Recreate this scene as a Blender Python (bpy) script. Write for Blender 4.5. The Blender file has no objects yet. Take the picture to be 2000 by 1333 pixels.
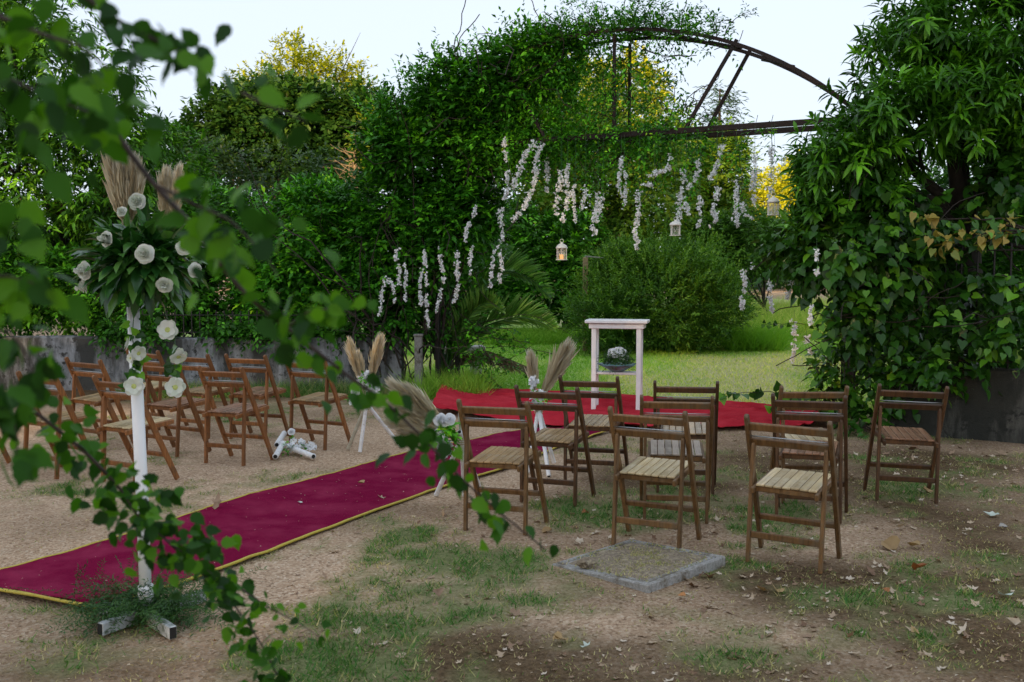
import bpy, bmesh, math, random
import numpy as np
from mathutils import Vector, Matrix

RNG = np.random.default_rng(7)
random.seed(7)
scene = bpy.context.scene
COL = scene.collection

# ------------------------------------------------------------------ camera
CAM_H = 1.551
PITCH = 0.0684
FPX = 1944.4
cam_d = bpy.data.cameras.new('camera')
cam = bpy.data.objects.new('camera', cam_d)
COL.objects.link(cam)
cam.location = (0, 0, CAM_H)
cam.rotation_euler = (math.pi / 2 - PITCH, 0, 0)
cam_d.lens = 35.0
cam_d.sensor_width = 36.0
cam_d.clip_start = 0.05
cam_d.clip_end = 2000
cam_d.dof.use_dof = True
cam_d.dof.focus_distance = 7.5
cam_d.dof.aperture_fstop = 5.6
scene.camera = cam

# ------------------------------------------------------------------ sky, sun, exposure
SUN_ELEV = math.radians(7.0)
SUN_AZ = math.atan2(-0.42, -1.0)            # clockwise from +Y: behind the camera, to the left
world = bpy.data.worlds.new('World')
scene.world = world
world.use_nodes = True
wn = world.node_tree
wn.nodes.clear()
sky = wn.nodes.new('ShaderNodeTexSky')
sky.sky_type = 'NISHITA'
sky.sun_disc = False
sky.sun_elevation = SUN_ELEV
sky.sun_rotation = SUN_AZ % (2 * math.pi)
sky.altitude = 0
sky.air_density = 0.8
sky.dust_density = 3.0
sky.ozone_density = 0.6
bg = wn.nodes.new('ShaderNodeBackground')
bg.inputs['Strength'].default_value = 0.15
wo = wn.nodes.new('ShaderNodeOutputWorld')
veil = wn.nodes.new('ShaderNodeMix')          # flat pale colour added over the sky to even its light
veil.data_type = 'RGBA'
veil.inputs[0].default_value = 0.90
veil.inputs[7].default_value = (2.02, 2.24, 2.58, 1)
wn.links.new(sky.outputs[0], veil.inputs[6])
wn.links.new(veil.outputs[2], bg.inputs['Color'])
wn.links.new(bg.outputs[0], wo.inputs['Surface'])
sun_d = bpy.data.lights.new('sun', 'SUN')
sun_d.energy = 5.0
sun_d.angle = math.radians(0.5)
sun_d.color = (1.0, 0.66, 0.32)
sun = bpy.data.objects.new('sun', sun_d)
COL.objects.link(sun)
sdir = Vector((math.sin(SUN_AZ) * math.cos(SUN_ELEV), math.cos(SUN_AZ) * math.cos(SUN_ELEV), math.sin(SUN_ELEV)))
sun.rotation_euler = sdir.to_track_quat('Z', 'Y').to_euler()
sun.location = sdir * 60
vs = scene.view_settings
vs.view_transform = 'Standard'
vs.look = 'None'
vs.gamma = 1.0
vs.exposure = 1.55
vs.use_curve_mapping = False
scene.cycles.max_bounces = 6
scene.cycles.diffuse_bounces = 3
scene.cycles.glossy_bounces = 2
scene.cycles.transmission_bounces = 4
scene.cycles.transparent_max_bounces = 6
scene.cycles.use_denoising = True
scene.cycles.sample_clamp_indirect = 6.0


# ------------------------------------------------------------------ geometry helpers
def ray(px, py):
    """viewing direction of a photograph pixel (2000 px wide)"""
    dx = (px - 1000.0) / FPX
    dz = -(py - 666.5) / FPX
    return np.array([dx, math.cos(PITCH) + dz * math.sin(PITCH), -math.sin(PITCH) + dz * math.cos(PITCH)])


def at(px, py, Y):
    """world point at distance Y (metres in front of the camera) seen at a pixel"""
    d = ray(px, py)
    t = Y / d[1]
    return np.array([d[0] * t, Y, CAM_H + d[2] * t])


def G(px, py):
    """point of the ground seen at a pixel"""
    d = ray(px, py)
    t = CAM_H / -d[2]
    return np.array([d[0] * t, d[1] * t, 0.0])


def nrm(v):
    v = np.asarray(v, float)
    return v / np.maximum(np.linalg.norm(v, axis=-1, keepdims=True), 1e-9)


class Noise:
    def __init__(self, seed, n=64):
        self.n = n
        self.t = np.random.default_rng(seed).random((n, n))

    def v(self, x, y):
        n = self.n
        xi = np.floor(x).astype(int)
        yi = np.floor(y).astype(int)
        fx = x - xi
        fy = y - yi
        fx = fx * fx * (3 - 2 * fx)
        fy = fy * fy * (3 - 2 * fy)
        t = self.t
        a = t[xi % n, yi % n]
        b = t[(xi + 1) % n, yi % n]
        c = t[xi % n, (yi + 1) % n]
        d = t[(xi + 1) % n, (yi + 1) % n]
        return (a * (1 - fx) + b * fx) * (1 - fy) + (c * (1 - fx) + d * fx) * fy

    def fbm(self, x, y, o=4):
        s = 0
        a = .5
        for k in range(o):
            s = s + a * self.v(x * 2 ** k + 13.1 * k, y * 2 ** k + 7.7 * k)
            a *= .5
        return s / (1 - .5 ** o)


NZ = Noise(3)
NZ2 = Noise(11)


def hz(x, y):
    """ground relief, always a little below zero"""
    return -0.022 + 0.02 * NZ.fbm(np.asarray(x) * 1.3, np.asarray(y) * 1.3, 4)


def tag(o, label=None, cat=None, group=None, kind=None):
    if label:
        o['label'] = label
    if cat:
        o['category'] = cat
    if group:
        o['group'] = group
    if kind:
        o['kind'] = kind
    return o


def empty(name, loc=(0, 0, 0), rz=0.0):
    o = bpy.data.objects.new(name, None)
    o.empty_display_size = 0.1
    COL.objects.link(o)
    o.location = loc
    o.rotation_euler = (0, 0, rz)
    return o


def link(name, me, mat, parent=None):
    o = bpy.data.objects.new(name, me)
    COL.objects.link(o)
    if mat is not None and not me.materials:
        me.materials.append(mat)
    if parent is not None:
        o.parent = parent
    return o


def np_mesh(name, V, F, tint=None, attr='tint', smooth=False):
    """mesh from arrays; F is an (n, k) index array or a list of faces"""
    me = bpy.data.meshes.new(name)
    if isinstance(F, np.ndarray):
        n, k = F.shape
        me.vertices.add(len(V))
        me.vertices.foreach_set('co', np.ascontiguousarray(V, dtype=np.float32).ravel())
        me.loops.add(n * k)
        me.loops.foreach_set('vertex_index', F.astype(np.int32).ravel())
        me.polygons.add(n)
        me.polygons.foreach_set('loop_start', np.arange(0, n * k, k, dtype=np.int32))
        me.polygons.foreach_set('loop_total', np.full(n, k, np.int32))
        if smooth:
            me.polygons.foreach_set('use_smooth', np.ones(n, bool))
        me.update(calc_edges=True)
    else:
        me.from_pydata([tuple(v) for v in V], [], F)
        if smooth:
            me.polygons.foreach_set('use_smooth', np.ones(len(me.polygons), bool))
        me.update()
    if tint is not None:
        a = me.attributes.new(attr, 'FLOAT', 'POINT')
        a.data.foreach_set('value', np.asarray(tint, np.float32))
    return me


class MB:
    """collects shapes that become one mesh"""

    def __init__(self):
        self.v = []
        self.f = []

    def add(self, V, F):
        b = len(self.v)
        self.v += [tuple(map(float, q)) for q in V]
        self.f += [tuple(i + b for i in q) for q in F]
        return self

    def box(self, c, s, R=None, ch=0.0):
        """box centre c, full size s, rotation matrix R, chamfer ch"""
        hx, hy, hz_ = [q / 2 for q in s]
        if ch <= 0:
            V = [(x, y, z) for x in (-hx, hx) for y in (-hy, hy) for z in (-hz_, hz_)]
            F = [(0, 1, 3, 2), (4, 6, 7, 5), (0, 4, 5, 1), (2, 3, 7, 6), (0, 2, 6, 4), (1, 5, 7, 3)]
        else:
            ch = min(ch, hx * .45, hy * .45, hz_ * .45)
            V = []
            idx = {}
            for sx in (-1, 1):
                for sy in (-1, 1):
                    for sz in (-1, 1):
                        for ax in range(3):
                            q = [sx * hx, sy * hy, sz * hz_]
                            for k in range(3):
                                if k != ax:
                                    q[k] -= (sx, sy, sz)[k] * ch
                            idx[(sx, sy, sz, ax)] = len(V)
                            V.append(tuple(q))
            F = []
            for ax in range(3):
                o1, o2 = [k for k in range(3) if k != ax]
                for s_ in (-1, 1):
                    q = []
                    for a, b in ((-1, -1), (1, -1), (1, 1), (-1, 1)):
                        g = [0, 0, 0]
                        g[ax] = s_
                        g[o1] = a
                        g[o2] = b
                        q.append(idx[(*g, ax)])
                    F.append(tuple(q))
            for ax in range(3):
                o1, o2 = [k for k in range(3) if k != ax]
                for a in (-1, 1):
                    for b in (-1, 1):
                        g0 = [0, 0, 0]
                        g0[o1] = a
                        g0[o2] = b
                        g1 = list(g0)
                        g0[ax] = -1
                        g1[ax] = 1
                        F.append((idx[(*g0, o1)], idx[(*g1, o1)], idx[(*g1, o2)], idx[(*g0, o2)]))
            for sx in (-1, 1):
                for sy in (-1, 1):
                    for sz in (-1, 1):
                        F.append(tuple(idx[(sx, sy, sz, k)] for k in range(3)))
        V = np.array(V)
        if R is not None:
            V = V @ np.array(R).T
        return self.add(V + np.array(c), F)

    def bar(self, p, q, w, d, up=(0, 0, 1), ch=0.0):
        """bar from p to q, w across, d in the up direction"""
        p = np.array(p, float)
        q = np.array(q, float)
        a = nrm(q - p)
        b = np.cross(np.array(up, float), a)
        if np.linalg.norm(b) < 1e-4:
            b = np.cross((1, 0, 0), a)
        b = nrm(b)
        c = np.cross(a, b)
        return self.box((p + q) / 2, (np.linalg.norm(q - p), w, d), np.stack([a, b, c], 1), ch)

    def tube(self, pts, r, n=6, cap=True):
        pts = np.array(pts, float)
        m = len(pts)
        r = np.broadcast_to(np.asarray(r, float), (m,))
        t = np.gradient(pts, axis=0)
        t = nrm(t)
        ref = np.array([0, 0, 1.0]) if abs(t[0][2]) < .9 else np.array([1.0, 0, 0])
        V = []
        for i in range(m):
            b = nrm(np.cross(t[i], ref))
            c = np.cross(b, t[i])
            ref = c if i else c
            for k in range(n):
                a = 2 * math.pi * k / n
                V.append(pts[i] + r[i] * (math.cos(a) * b + math.sin(a) * c))
        F = [(i * n + k, i * n + (k + 1) % n, (i + 1) * n + (k + 1) % n, (i + 1) * n + k) for i in range(m - 1) for k in range(n)]
        if cap:
            F.append(tuple(range(n - 1, -1, -1)))
            F.append(tuple((m - 1) * n + k for k in range(n)))
        return self.add(V, F)

    def lathe(self, prof, c=(0, 0, 0), n=20, wob=None):
        """prof: list of (radius, z)"""
        V = []
        for i, (r, z) in enumerate(prof):
            for k in range(n):
                a = 2 * math.pi * k / n
                rr = r * (1 + (wob(a, i) if wob else 0))
                V.append((c[0] + rr * math.cos(a), c[1] + rr * math.sin(a), c[2] + z))
        m = len(prof)
        F = [(i * n + k, i * n + (k + 1) % n, (i + 1) * n + (k + 1) % n, (i + 1) * n + k) for i in range(m - 1) for k in range(n)]
        return self.add(V, F)

    def mesh(self, name, smooth=False):
        return np_mesh(name, self.v, self.f, smooth=smooth)

    def build(self, name, mat, parent=None, smooth=False):
        return link(name, self.mesh(name, smooth), mat, parent)


# ------------------------------------------------------------------ materials
def mat_new(name):
    m = bpy.data.materials.new(name)
    m.use_nodes = True
    nt = m.node_tree
    return m, nt, nt.nodes['Principled BSDF']


def ramp(nt, stops, fac=None):
    n = nt.nodes.new('ShaderNodeValToRGB')
    e = n.color_ramp.elements
    while len(e) < len(stops):
        e.new(.5)
    for k, (p, c) in enumerate(stops):
        e[k].position = p
        e[k].color = (*c, 1)
    if fac is not None:
        nt.links.new(fac, n.inputs['Fac'])
    return n


def noise(nt, scale, detail=4, rough=.55, vec=None):
    n = nt.nodes.new('ShaderNodeTexNoise')
    n.inputs['Scale'].default_value = scale
    n.inputs['Detail'].default_value = detail
    n.inputs['Roughness'].default_value = rough
    if vec is not None:
        nt.links.new(vec, n.inputs['Vector'])
    return n


def objcoord(nt, scale=(1, 1, 1)):
    c = nt.nodes.new('ShaderNodeTexCoord')
    m = nt.nodes.new('ShaderNodeMapping')
    m.inputs['Scale'].default_value = scale
    nt.links.new(c.outputs['Object'], m.inputs['Vector'])
    return m.outputs['Vector']


def bump(nt, height, strength, dist, bsdf):
    b = nt.nodes.new('ShaderNodeBump')
    b.inputs['Strength'].default_value = strength
    b.inputs['Distance'].default_value = dist
    nt.links.new(height, b.inputs['Height'])
    nt.links.new(b.outputs[0], bsdf.inputs['Normal'])


def mixc(nt, a, b, fac, blend='MIX'):
    n = nt.nodes.new('ShaderNodeMix')
    n.data_type = 'RGBA'
    n.blend_type = blend
    for s, v in ((n.inputs[6], a), (n.inputs[7], b), (n.inputs[0], fac)):
        if isinstance(v, (int, float)):
            s.default_value = v
        elif isinstance(v, tuple):
            s.default_value = (*v, 1)
        else:
            nt.links.new(v, s)
    return n.outputs[2]


def leaf_mat(name, stops, rough=.4, transl=.3, tcol=(1.25, 1.35, .5), spec=.5):
    m, nt, b = mat_new(name)
    a = nt.nodes.new('ShaderNodeAttribute')
    a.attribute_name = 'tint'
    r = ramp(nt, stops, a.outputs['Fac'])
    nt.links.new(r.outputs[0], b.inputs['Base Color'])
    b.inputs['Roughness'].default_value = rough
    b.inputs['Specular IOR Level'].default_value = spec
    if transl > 0:
        t = nt.nodes.new('ShaderNodeBsdfTranslucent')
        c = mixc(nt, r.outputs[0], tcol, 1.0, 'MULTIPLY')
        nt.links.new(c, t.inputs['Color'])
        mx = nt.nodes.new('ShaderNodeMixShader')
        mx.inputs[0].default_value = transl
        nt.links.new(b.outputs[0], mx.inputs[1])
        nt.links.new(t.outputs[0], mx.inputs[2])
        nt.links.new(mx.outputs[0], nt.nodes['Material Output'].inputs['Surface'])
    return m


def plain(name, col, rough=.5, var=.15, scale=30, metal=0.0, bmp=0.0, dirt=None):
    m, nt, b = mat_new(name)
    v = objcoord(nt)
    n = noise(nt, scale, 5, .6, v)
    lo = tuple(c * (1 - var) for c in col)
    hi = tuple(min(1, c * (1 + var)) for c in col)
    r = ramp(nt, [(.3, lo), (.7, hi)], n.outputs['Fac'])
    out = r.outputs[0]
    if dirt:
        n2 = noise(nt, dirt[1], 6, .7, v)
        f = ramp(nt, [(dirt[2], (0, 0, 0)), (dirt[2] + .12, (1, 1, 1))], n2.outputs['Fac'])
        out = mixc(nt, out, dirt[0], f.outputs[0])
    nt.links.new(out, b.inputs['Base Color'])
    b.inputs['Roughness'].default_value = rough
    b.inputs['Metallic'].default_value = metal
    if bmp:
        bump(nt, n.outputs['Fac'], .6, bmp, b)
    return m


def wood(name, dark, light, rough=.45, axis=2, weather=None):
    """grain runs along the given axis of the object's own coordinates"""
    m, nt, b = mat_new(name)
    sc = [55, 55, 55]
    sc[axis] = 3.5
    oi = nt.nodes.new('ShaderNodeObjectInfo')
    v = objcoord(nt, tuple(sc))
    ad = nt.nodes.new('ShaderNodeVectorMath')
    ad.operation = 'ADD'
    mu = nt.nodes.new('ShaderNodeVectorMath')
    mu.operation = 'SCALE'
    cb = nt.nodes.new('ShaderNodeCombineXYZ')
    for k in range(3):
        nt.links.new(oi.outputs['Random'], cb.inputs[k])
    nt.links.new(cb.outputs[0], mu.inputs[0])
    mu.inputs['Scale'].default_value = 91
    nt.links.new(v, ad.inputs[0])
    nt.links.new(mu.outputs[0], ad.inputs[1])
    n = noise(nt, 1.0, 5, .65, ad.outputs[0])
    r = ramp(nt, [(.28, dark), (.72, light)], n.outputs['Fac'])
    # every piece its own tone
    h = nt.nodes.new('ShaderNodeHueSaturation')
    mr = nt.nodes.new('ShaderNodeMapRange')
    mr.inputs['To Min'].default_value = .72
    mr.inputs['To Max'].default_value = 1.28
    nt.links.new(oi.outputs['Random'], mr.inputs['Value'])
    nt.links.new(mr.outputs[0], h.inputs['Value'])
    nt.links.new(r.outputs[0], h.inputs['Color'])
    out = h.outputs[0]
    if weather:
        v2 = objcoord(nt, (9, 9, 9))
        n2 = noise(nt, 1.0, 5, .7, v2)
        f = ramp(nt, [(.5, (0, 0, 0)), (.68, (1, 1, 1))], n2.outputs['Fac'])
        out = mixc(nt, out, weather, f.outputs[0])
    nt.links.new(out, b.inputs['Base Color'])
    b.inputs['Roughness'].default_value = rough
    b.inputs['Specular IOR Level'].default_value = .3
    bump(nt, n.outputs['Fac'], .35, .002, b)
    return m


M = {}
# chairs
M['wood_brown'] = wood('wood_brown', (.075, .038, .014), (.22, .118, .046), .42, weather=(.14, .10, .06))
M['wood_dark'] = wood('wood_dark', (.045, .022, .010), (.135, .066, .030), .40, weather=(.07, .045, .03))
M['wood_orange'] = wood('wood_orange', (.125, .047, .014), (.33, .135, .045), .45, weather=(.15, .075, .035))
M['slat_pale'] = wood('slat_pale', (.33, .24, .12), (.62, .50, .30), .27, axis=1, weather=(.50, .42, .28))
M['slat_tan'] = wood('slat_tan', (.22, .135, .06), (.44, .30, .16), .27, axis=1, weather=(.36, .27, .17))
M['slat_grey'] = wood('slat_grey', (.17, .13, .10), (.36, .30, .25), .36, axis=1, weather=(.36, .31, .25))
M['slat_red'] = wood('slat_red', (.15, .07, .04), (.32, .18, .11), .27, axis=1, weather=(.26, .16, .10))
M['rod_steel'] = plain('rod_steel', (.42, .44, .46), .35, .1, metal=.9)
M['white_paint'] = plain('white_paint', (.82, .82, .83), .45, .05, 12, dirt=((.50, .48, .44), 9, .66))
M['white_pipe'] = plain('white_pipe', (.80, .82, .84), .3, .03, 6)
M['bamboo_white'] = plain('bamboo_white', (.74, .75, .76), .5, .06, 20, dirt=((.34, .31, .26), 26, .60))
M['bamboo_raw'] = plain('bamboo_raw', (.45, .42, .33), .5, .18, 20, dirt=((.30, .26, .18), 20, .55))
M['hollow_shade'] = plain('hollow_shade', (.01, .01, .01), .9, .1)  # black that paints the shade inside hollow ends
M['rusty_steel'] = plain('rusty_steel', (.018, .008, .006), .8, .5, 14, bmp=.004, dirt=((.010, .008, .008), 7, .5))
M['iron_black'] = plain('iron_black', (.009, .008, .008), .6, .3, 20)
M['old_post'] = plain('old_post', (.26, .19, .10), .8, .3, 22, bmp=.006, dirt=((.36, .22, .07), 8, .55))
M['grey_wood'] = plain('grey_wood', (.30, .29, .26), .8, .25, 20, bmp=.004)
M['bark'] = plain('bark', (.012, .0095, .007), .9, .45, 16, bmp=.02)
M['twig'] = plain('twig', (.026, .019, .014), .85, .35, 30)
M['twig_dark'] = plain('twig_dark', (.035, .022, .018), .7, .35, 30)
M['twig_sunlit'] = plain('twig_sunlit', (.30, .22, .13), .85, .3, 30)  # paler twig copy with low sunlight put into its colour
M['green_wire'] = plain('green_wire', (.03, .10, .03), .5, .1)
M['concrete'] = plain('concrete', (.29, .285, .27), .9, .3, 70, bmp=.005, dirt=((.13, .11, .08), 9, .50))
M['concrete_side'] = plain('concrete_side', (.20, .20, .19), .9, .25, 40, bmp=.004, dirt=((.10, .09, .07), 12, .5))
M['stone'] = plain('stone', (.36, .35, .33), .85, .22, 25, bmp=.006, dirt=((.16, .15, .12), 8, .55))
M['lantern_white'] = plain('lantern_white', (.80, .78, .72), .45, .04, 20)
M['rope'] = plain('rope', (.42, .36, .24), .9, .2, 60)

# petals
M['petal_white'] = leaf_mat('petal_white', [(0, (.80, .84, .88)), (1, (.92, .93, .94))], .55, .25, (1, 1, 1), .3)
M['petal_cream'] = leaf_mat('petal_cream', [(0, (.50, .56, .42)), (.5, (.68, .72, .64)), (1, (.78, .79, .75))], .6, .2, (1, 1, 1), .3)
M['petal_green'] = leaf_mat('petal_green', [(0, (.30, .42, .10)), (1, (.48, .55, .22))], .6, .2, (1, 1, 1), .3)
M['pampas'] = leaf_mat('pampas', [(0, (.78, .64, .44)), (.5, (.93, .85, .66)), (1, (.97, .94, .86))], .8, .45, (1.0, 1.0, .95), .1)

# leaves
g = leaf_mat
M['leaf_vine'] = g('leaf_vine', [(0, (0.0108, 0.0493, 0.0036)), (.55, (0.0414, 0.1998, 0.0108)), (.9, (0.1917, 0.6239, 0.0243)), (1, (0.5814, 0.8756, 0.0279))], .40, 0.18, spec=0.2)
M['leaf_hedge'] = g('leaf_hedge', [(0, (0.010, 0.040, 0.004)), (.6, (0.046, 0.184, 0.011)), (.92, (0.184, 0.604, 0.028)), (1, (0.446, 0.497, 0.031))], .42, 0.18, spec=0.2)
M['leaf_tree'] = g('leaf_tree', [(0, (0.0119, 0.0459, 0.0036)), (.6, (0.0553, 0.1804, 0.0108)), (1, (0.2558, 0.6396, 0.0279))], .36, 0.18, spec=0.2)
M['leaf_long'] = g('leaf_long', [(0, (0.0123, 0.0473, 0.0036)), (.6, (0.0493, 0.1780, 0.0081)), (1, (0.2235, 0.5865, 0.0261))], .36, 0.18, spec=0.28)
M['leaf_heart'] = g('leaf_heart', [(0, (0.0068, 0.0344, 0.0034)), (.6, (0.0323, 0.1164, 0.0093)), (.9, (0.1249, 0.3198, 0.0187)), (1, (0.3893, 0.4535, 0.0247))], .30, 0.18, spec=0.3)
M['leaf_yellowing'] = g('leaf_yellowing', [(0, (.30, .24, .035)), (.5, (.38, .27, .05)), (1, (.18, .28, .05))], .5, .25, (1.1, 1.0, .5))
M['leaf_bush'] = g('leaf_bush', [(0, (0.0255, 0.0816, 0.0130)), (.6, (0.0994, 0.2384, 0.0230)), (1, (0.2695, 0.4496, 0.0450))], .45, 0.2, spec=0.2)
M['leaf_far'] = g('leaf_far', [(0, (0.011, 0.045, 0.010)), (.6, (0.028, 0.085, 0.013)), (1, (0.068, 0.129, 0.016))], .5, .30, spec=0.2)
M['leaf_gold'] = g('leaf_gold', [(0, (0.1451, 0.2050, 0.0120)), (.5, (0.2902, 0.3304, 0.0160)), (1, (0.4462, 0.4704, 0.0200))], .5, .35, spec=0.2)
M['leaf_mid'] = g('leaf_mid', [(0, (0.022, 0.067, 0.008)), (.6, (0.083, 0.185, 0.016)), (1, (0.242, 0.347, 0.030))], .45, .3, spec=0.2)
M['leaf_pine'] = g('leaf_pine', [(0, (.010, .035, .016)), (1, (.03, .085, .03))], .55, .12)
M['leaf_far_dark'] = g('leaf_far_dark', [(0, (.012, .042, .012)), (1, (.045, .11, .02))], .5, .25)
M['leaf_front'] = g('leaf_front', [(0, (0.0060, 0.0285, 0.0045)), (.6, (0.0240, 0.1035, 0.0060)), (1, (0.0990, 0.2685, 0.0105))], .5, 0.42, (1.35, 1.35, .35), .22)
M['leaf_palm'] = g('leaf_palm', [(0, (0.036, 0.130, 0.020)), (.6, (0.102, 0.273, 0.045)), (1, (0.204, 0.390, 0.080))], .35, .3)
M['leaf_palm_dry'] = g('leaf_palm_dry', [(0, (.09, .085, .04)), (1, (.20, .17, .09))], .6, .2, (1, 1, .7))
M['leaf_magnolia'] = g('leaf_magnolia', [(0, (0.008, 0.041, 0.008)), (.5, (0.027, 0.116, 0.017)), (1, (0.120, 0.270, 0.056))], .28, .15)
M['leaf_dry'] = g('leaf_dry', [(0, (.16, .085, .045)), (.45, (.34, .235, .15)), (.8, (.50, .40, .28)), (1, (.60, .52, .42))], .7, .15, (1, .9, .6))
M['leaf_dry_orange'] = g('leaf_dry_orange', [(0, (.30, .10, .03)), (1, (.46, .20, .06))], .65, .15, (1, .8, .5))
M['leaf_dry_brown'] = g('leaf_dry_brown', [(0, (.26, .16, .07)), (1, (.42, .29, .13))], .65, .15, (1, .9, .6))
M['leaf_dry_pale'] = g('leaf_dry_pale', [(0, (.46, .55, .48)), (1, (.60, .66, .58))], .65, .15, (1, 1, .9))
M['grass'] = g('grass', [(0, (0.050, 0.158, 0.030)), (.45, (0.120, 0.242, 0.051)), (.62, (0.340, 0.326, 0.128)), (1, (0.560, 0.493, 0.246))], .6, .25, (1.1, 1.15, .6), spec=0.15)
M['grass_lawn'] = g('grass_lawn', [(0, (0.130, 0.349, 0.023)), (.5, (0.319, 0.570, 0.063)), (.75, (0.609, 0.665, 0.157)), (1, (0.840, 0.839, 0.293))], .6, .25, (1.1, 1.15, .6), spec=0.15)
M['fern'] = g('fern', [(0, (.015, .065, .012)), (1, (.05, .15, .02))], .5, .25)


def ground_material():
    m, nt, b = mat_new('ground_dirt')
    at_ = nt.nodes.new('ShaderNodeAttribute')
    at_.attribute_name = 'green'
    at2 = nt.nodes.new('ShaderNodeAttribute')
    at2.attribute_name = 'soil'
    v = objcoord(nt)
    vor = nt.nodes.new('ShaderNodeTexVoronoi')
    vor.inputs['Scale'].default_value = 75
    nt.links.new(v, vor.inputs['Vector'])
    n1 = noise(nt, 2.2, 6, .65, v)
    n2 = noise(nt, 45, 5, .7, v)
    grav = ramp(nt, [(0, (.12, .076, .046)), (.35, (.42, .290, .190)), (.7, (.57, .425, .30)), (1, (.76, .64, .50))], vor.outputs['Color'])
    base = ramp(nt, [(.3, (.35, .238, .155)), (.7, (.53, .385, .262))], n1.outputs['Fac'])
    gr = mixc(nt, base.outputs[0], grav.outputs[0], .7)
    soil = ramp(nt, [(.3, (.022, .014, .0075)), (.7, (.150, .102, .056))], n2.outputs['Fac'])
    c1 = mixc(nt, gr, soil.outputs[0], at2.outputs['Fac'])
    grs = ramp(nt, [(.3, (.10, .12, .045)), (.7, (.24, .25, .12))], n2.outputs['Fac'])
    c2 = mixc(nt, c1, grs.outputs[0], at_.outputs['Fac'])
    nt.links.new(c2, b.inputs['Base Color'])
    b.inputs['Roughness'].default_value = 1.0
    b.inputs['Specular IOR Level'].default_value = .0
    ad = nt.nodes.new('ShaderNodeMath')
    ad.operation = 'ADD'
    nt.links.new(vor.outputs['Distance'], ad.inputs[0])
    nt.links.new(n2.outputs['Fac'], ad.inputs[1])
    bump(nt, ad.outputs[0], .8, .012, b)
    return m


def carpet_material(name, lo, hi, rough=.95):
    m, nt, b = mat_new(name)
    v = objcoord(nt)
    n = noise(nt, 260, 2, .7, v)
    n2 = noise(nt, 3.5, 5, .6, v)
    r = ramp(nt, [(.3, lo), (.7, hi)], n.outputs['Fac'])
    d = ramp(nt, [(.42, (0, 0, 0)), (.72, (.6, .6, .6))], n2.outputs['Fac'])
    c = mixc(nt, r.outputs[0], tuple(x * 1.15 + .022 for x in hi), d.outputs[0])
    nt.links.new(c, b.inputs['Base Color'])
    b.inputs['Roughness'].default_value = rough
    b.inputs['Specular IOR Level'].default_value = .0
    bump(nt, n.outputs['Fac'], .5, .003, b)
    return m


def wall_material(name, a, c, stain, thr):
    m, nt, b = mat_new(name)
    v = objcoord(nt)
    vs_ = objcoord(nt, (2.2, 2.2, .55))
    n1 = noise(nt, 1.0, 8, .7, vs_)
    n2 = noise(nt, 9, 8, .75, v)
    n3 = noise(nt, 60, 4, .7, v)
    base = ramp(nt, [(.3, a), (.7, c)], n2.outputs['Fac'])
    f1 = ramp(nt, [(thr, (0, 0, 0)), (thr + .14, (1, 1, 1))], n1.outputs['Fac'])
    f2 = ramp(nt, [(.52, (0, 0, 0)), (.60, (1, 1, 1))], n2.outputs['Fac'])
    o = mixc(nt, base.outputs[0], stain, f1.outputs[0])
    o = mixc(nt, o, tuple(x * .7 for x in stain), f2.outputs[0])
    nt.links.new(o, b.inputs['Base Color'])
    b.inputs['Roughness'].default_value = .9
    ad = nt.nodes.new('ShaderNodeMath')
    ad.operation = 'ADD'
    nt.links.new(n2.outputs['Fac'], ad.inputs[0])
    nt.links.new(n3.outputs['Fac'], ad.inputs[1])
    bump(nt, ad.outputs[0], .6, .012, b)
    return m


M['ground'] = ground_material()
M['carpet'] = carpet_material('carpet_burgundy', (.095, .004, .022), (.225, .012, .052))
M['carpet_edge'] = plain('carpet_edge', (.46, .36, .05), .8, .2, 80, dirt=((.22, .16, .06), 14, .6))
M['carpet_red'] = carpet_material('carpet_red', (.30, .014, .024), (.48, .032, .050))
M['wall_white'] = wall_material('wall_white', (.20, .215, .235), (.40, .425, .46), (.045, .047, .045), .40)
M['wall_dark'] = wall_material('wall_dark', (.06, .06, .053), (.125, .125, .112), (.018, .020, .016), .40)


def glass_material():
    m, nt, b = mat_new('blue_glass')
    b.inputs['Base Color'].default_value = (.22, .46, .52, 1)
    b.inputs['Roughness'].default_value = .12
    b.inputs['Transmission Weight'].default_value = .45
    b.inputs['IOR'].default_value = 1.45
    return m


def candle_material():
    m, nt, b = mat_new('candle_wax')
    b.inputs['Base Color'].default_value = (.85, .50, .16, 1)
    b.inputs['Emission Color'].default_value = (1.0, .42, .06, 1)
    b.inputs['Emission Strength'].default_value = .28
    return m


M['glass'] = glass_material()
M['candle'] = candle_material()

# ------------------------------------------------------------------ leaf clouds
T4 = (np.array([(0, 0, 0), (.45, .5, .10), (1, 0, -.08), (.45, -.5, .10), (.5, 0, 0)]),
      np.array([(0, 4, 1), (4, 2, 1), (0, 3, 4), (3, 2, 4)]))
T2 = (np.array([(0, 0, 0), (.45, .5, .10), (1, 0, -.04), (.45, -.5, .10)]), np.array([(0, 2, 1), (0, 3, 2)]))
T8 = (np.array([(0, 0, 0), (.28, .42, .07), (.66, .40, .02), (1, 0, -.16), (.66, -.40, .02), (.28, -.42, .07), (.3, 0, .01), (.68, 0, -.03)]),
      np.array([(0, 6, 1), (6, 7, 2), (6, 2, 1), (7, 3, 2), (0, 5, 6), (6, 5, 4), (6, 4, 7), (7, 4, 3)]))
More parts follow.
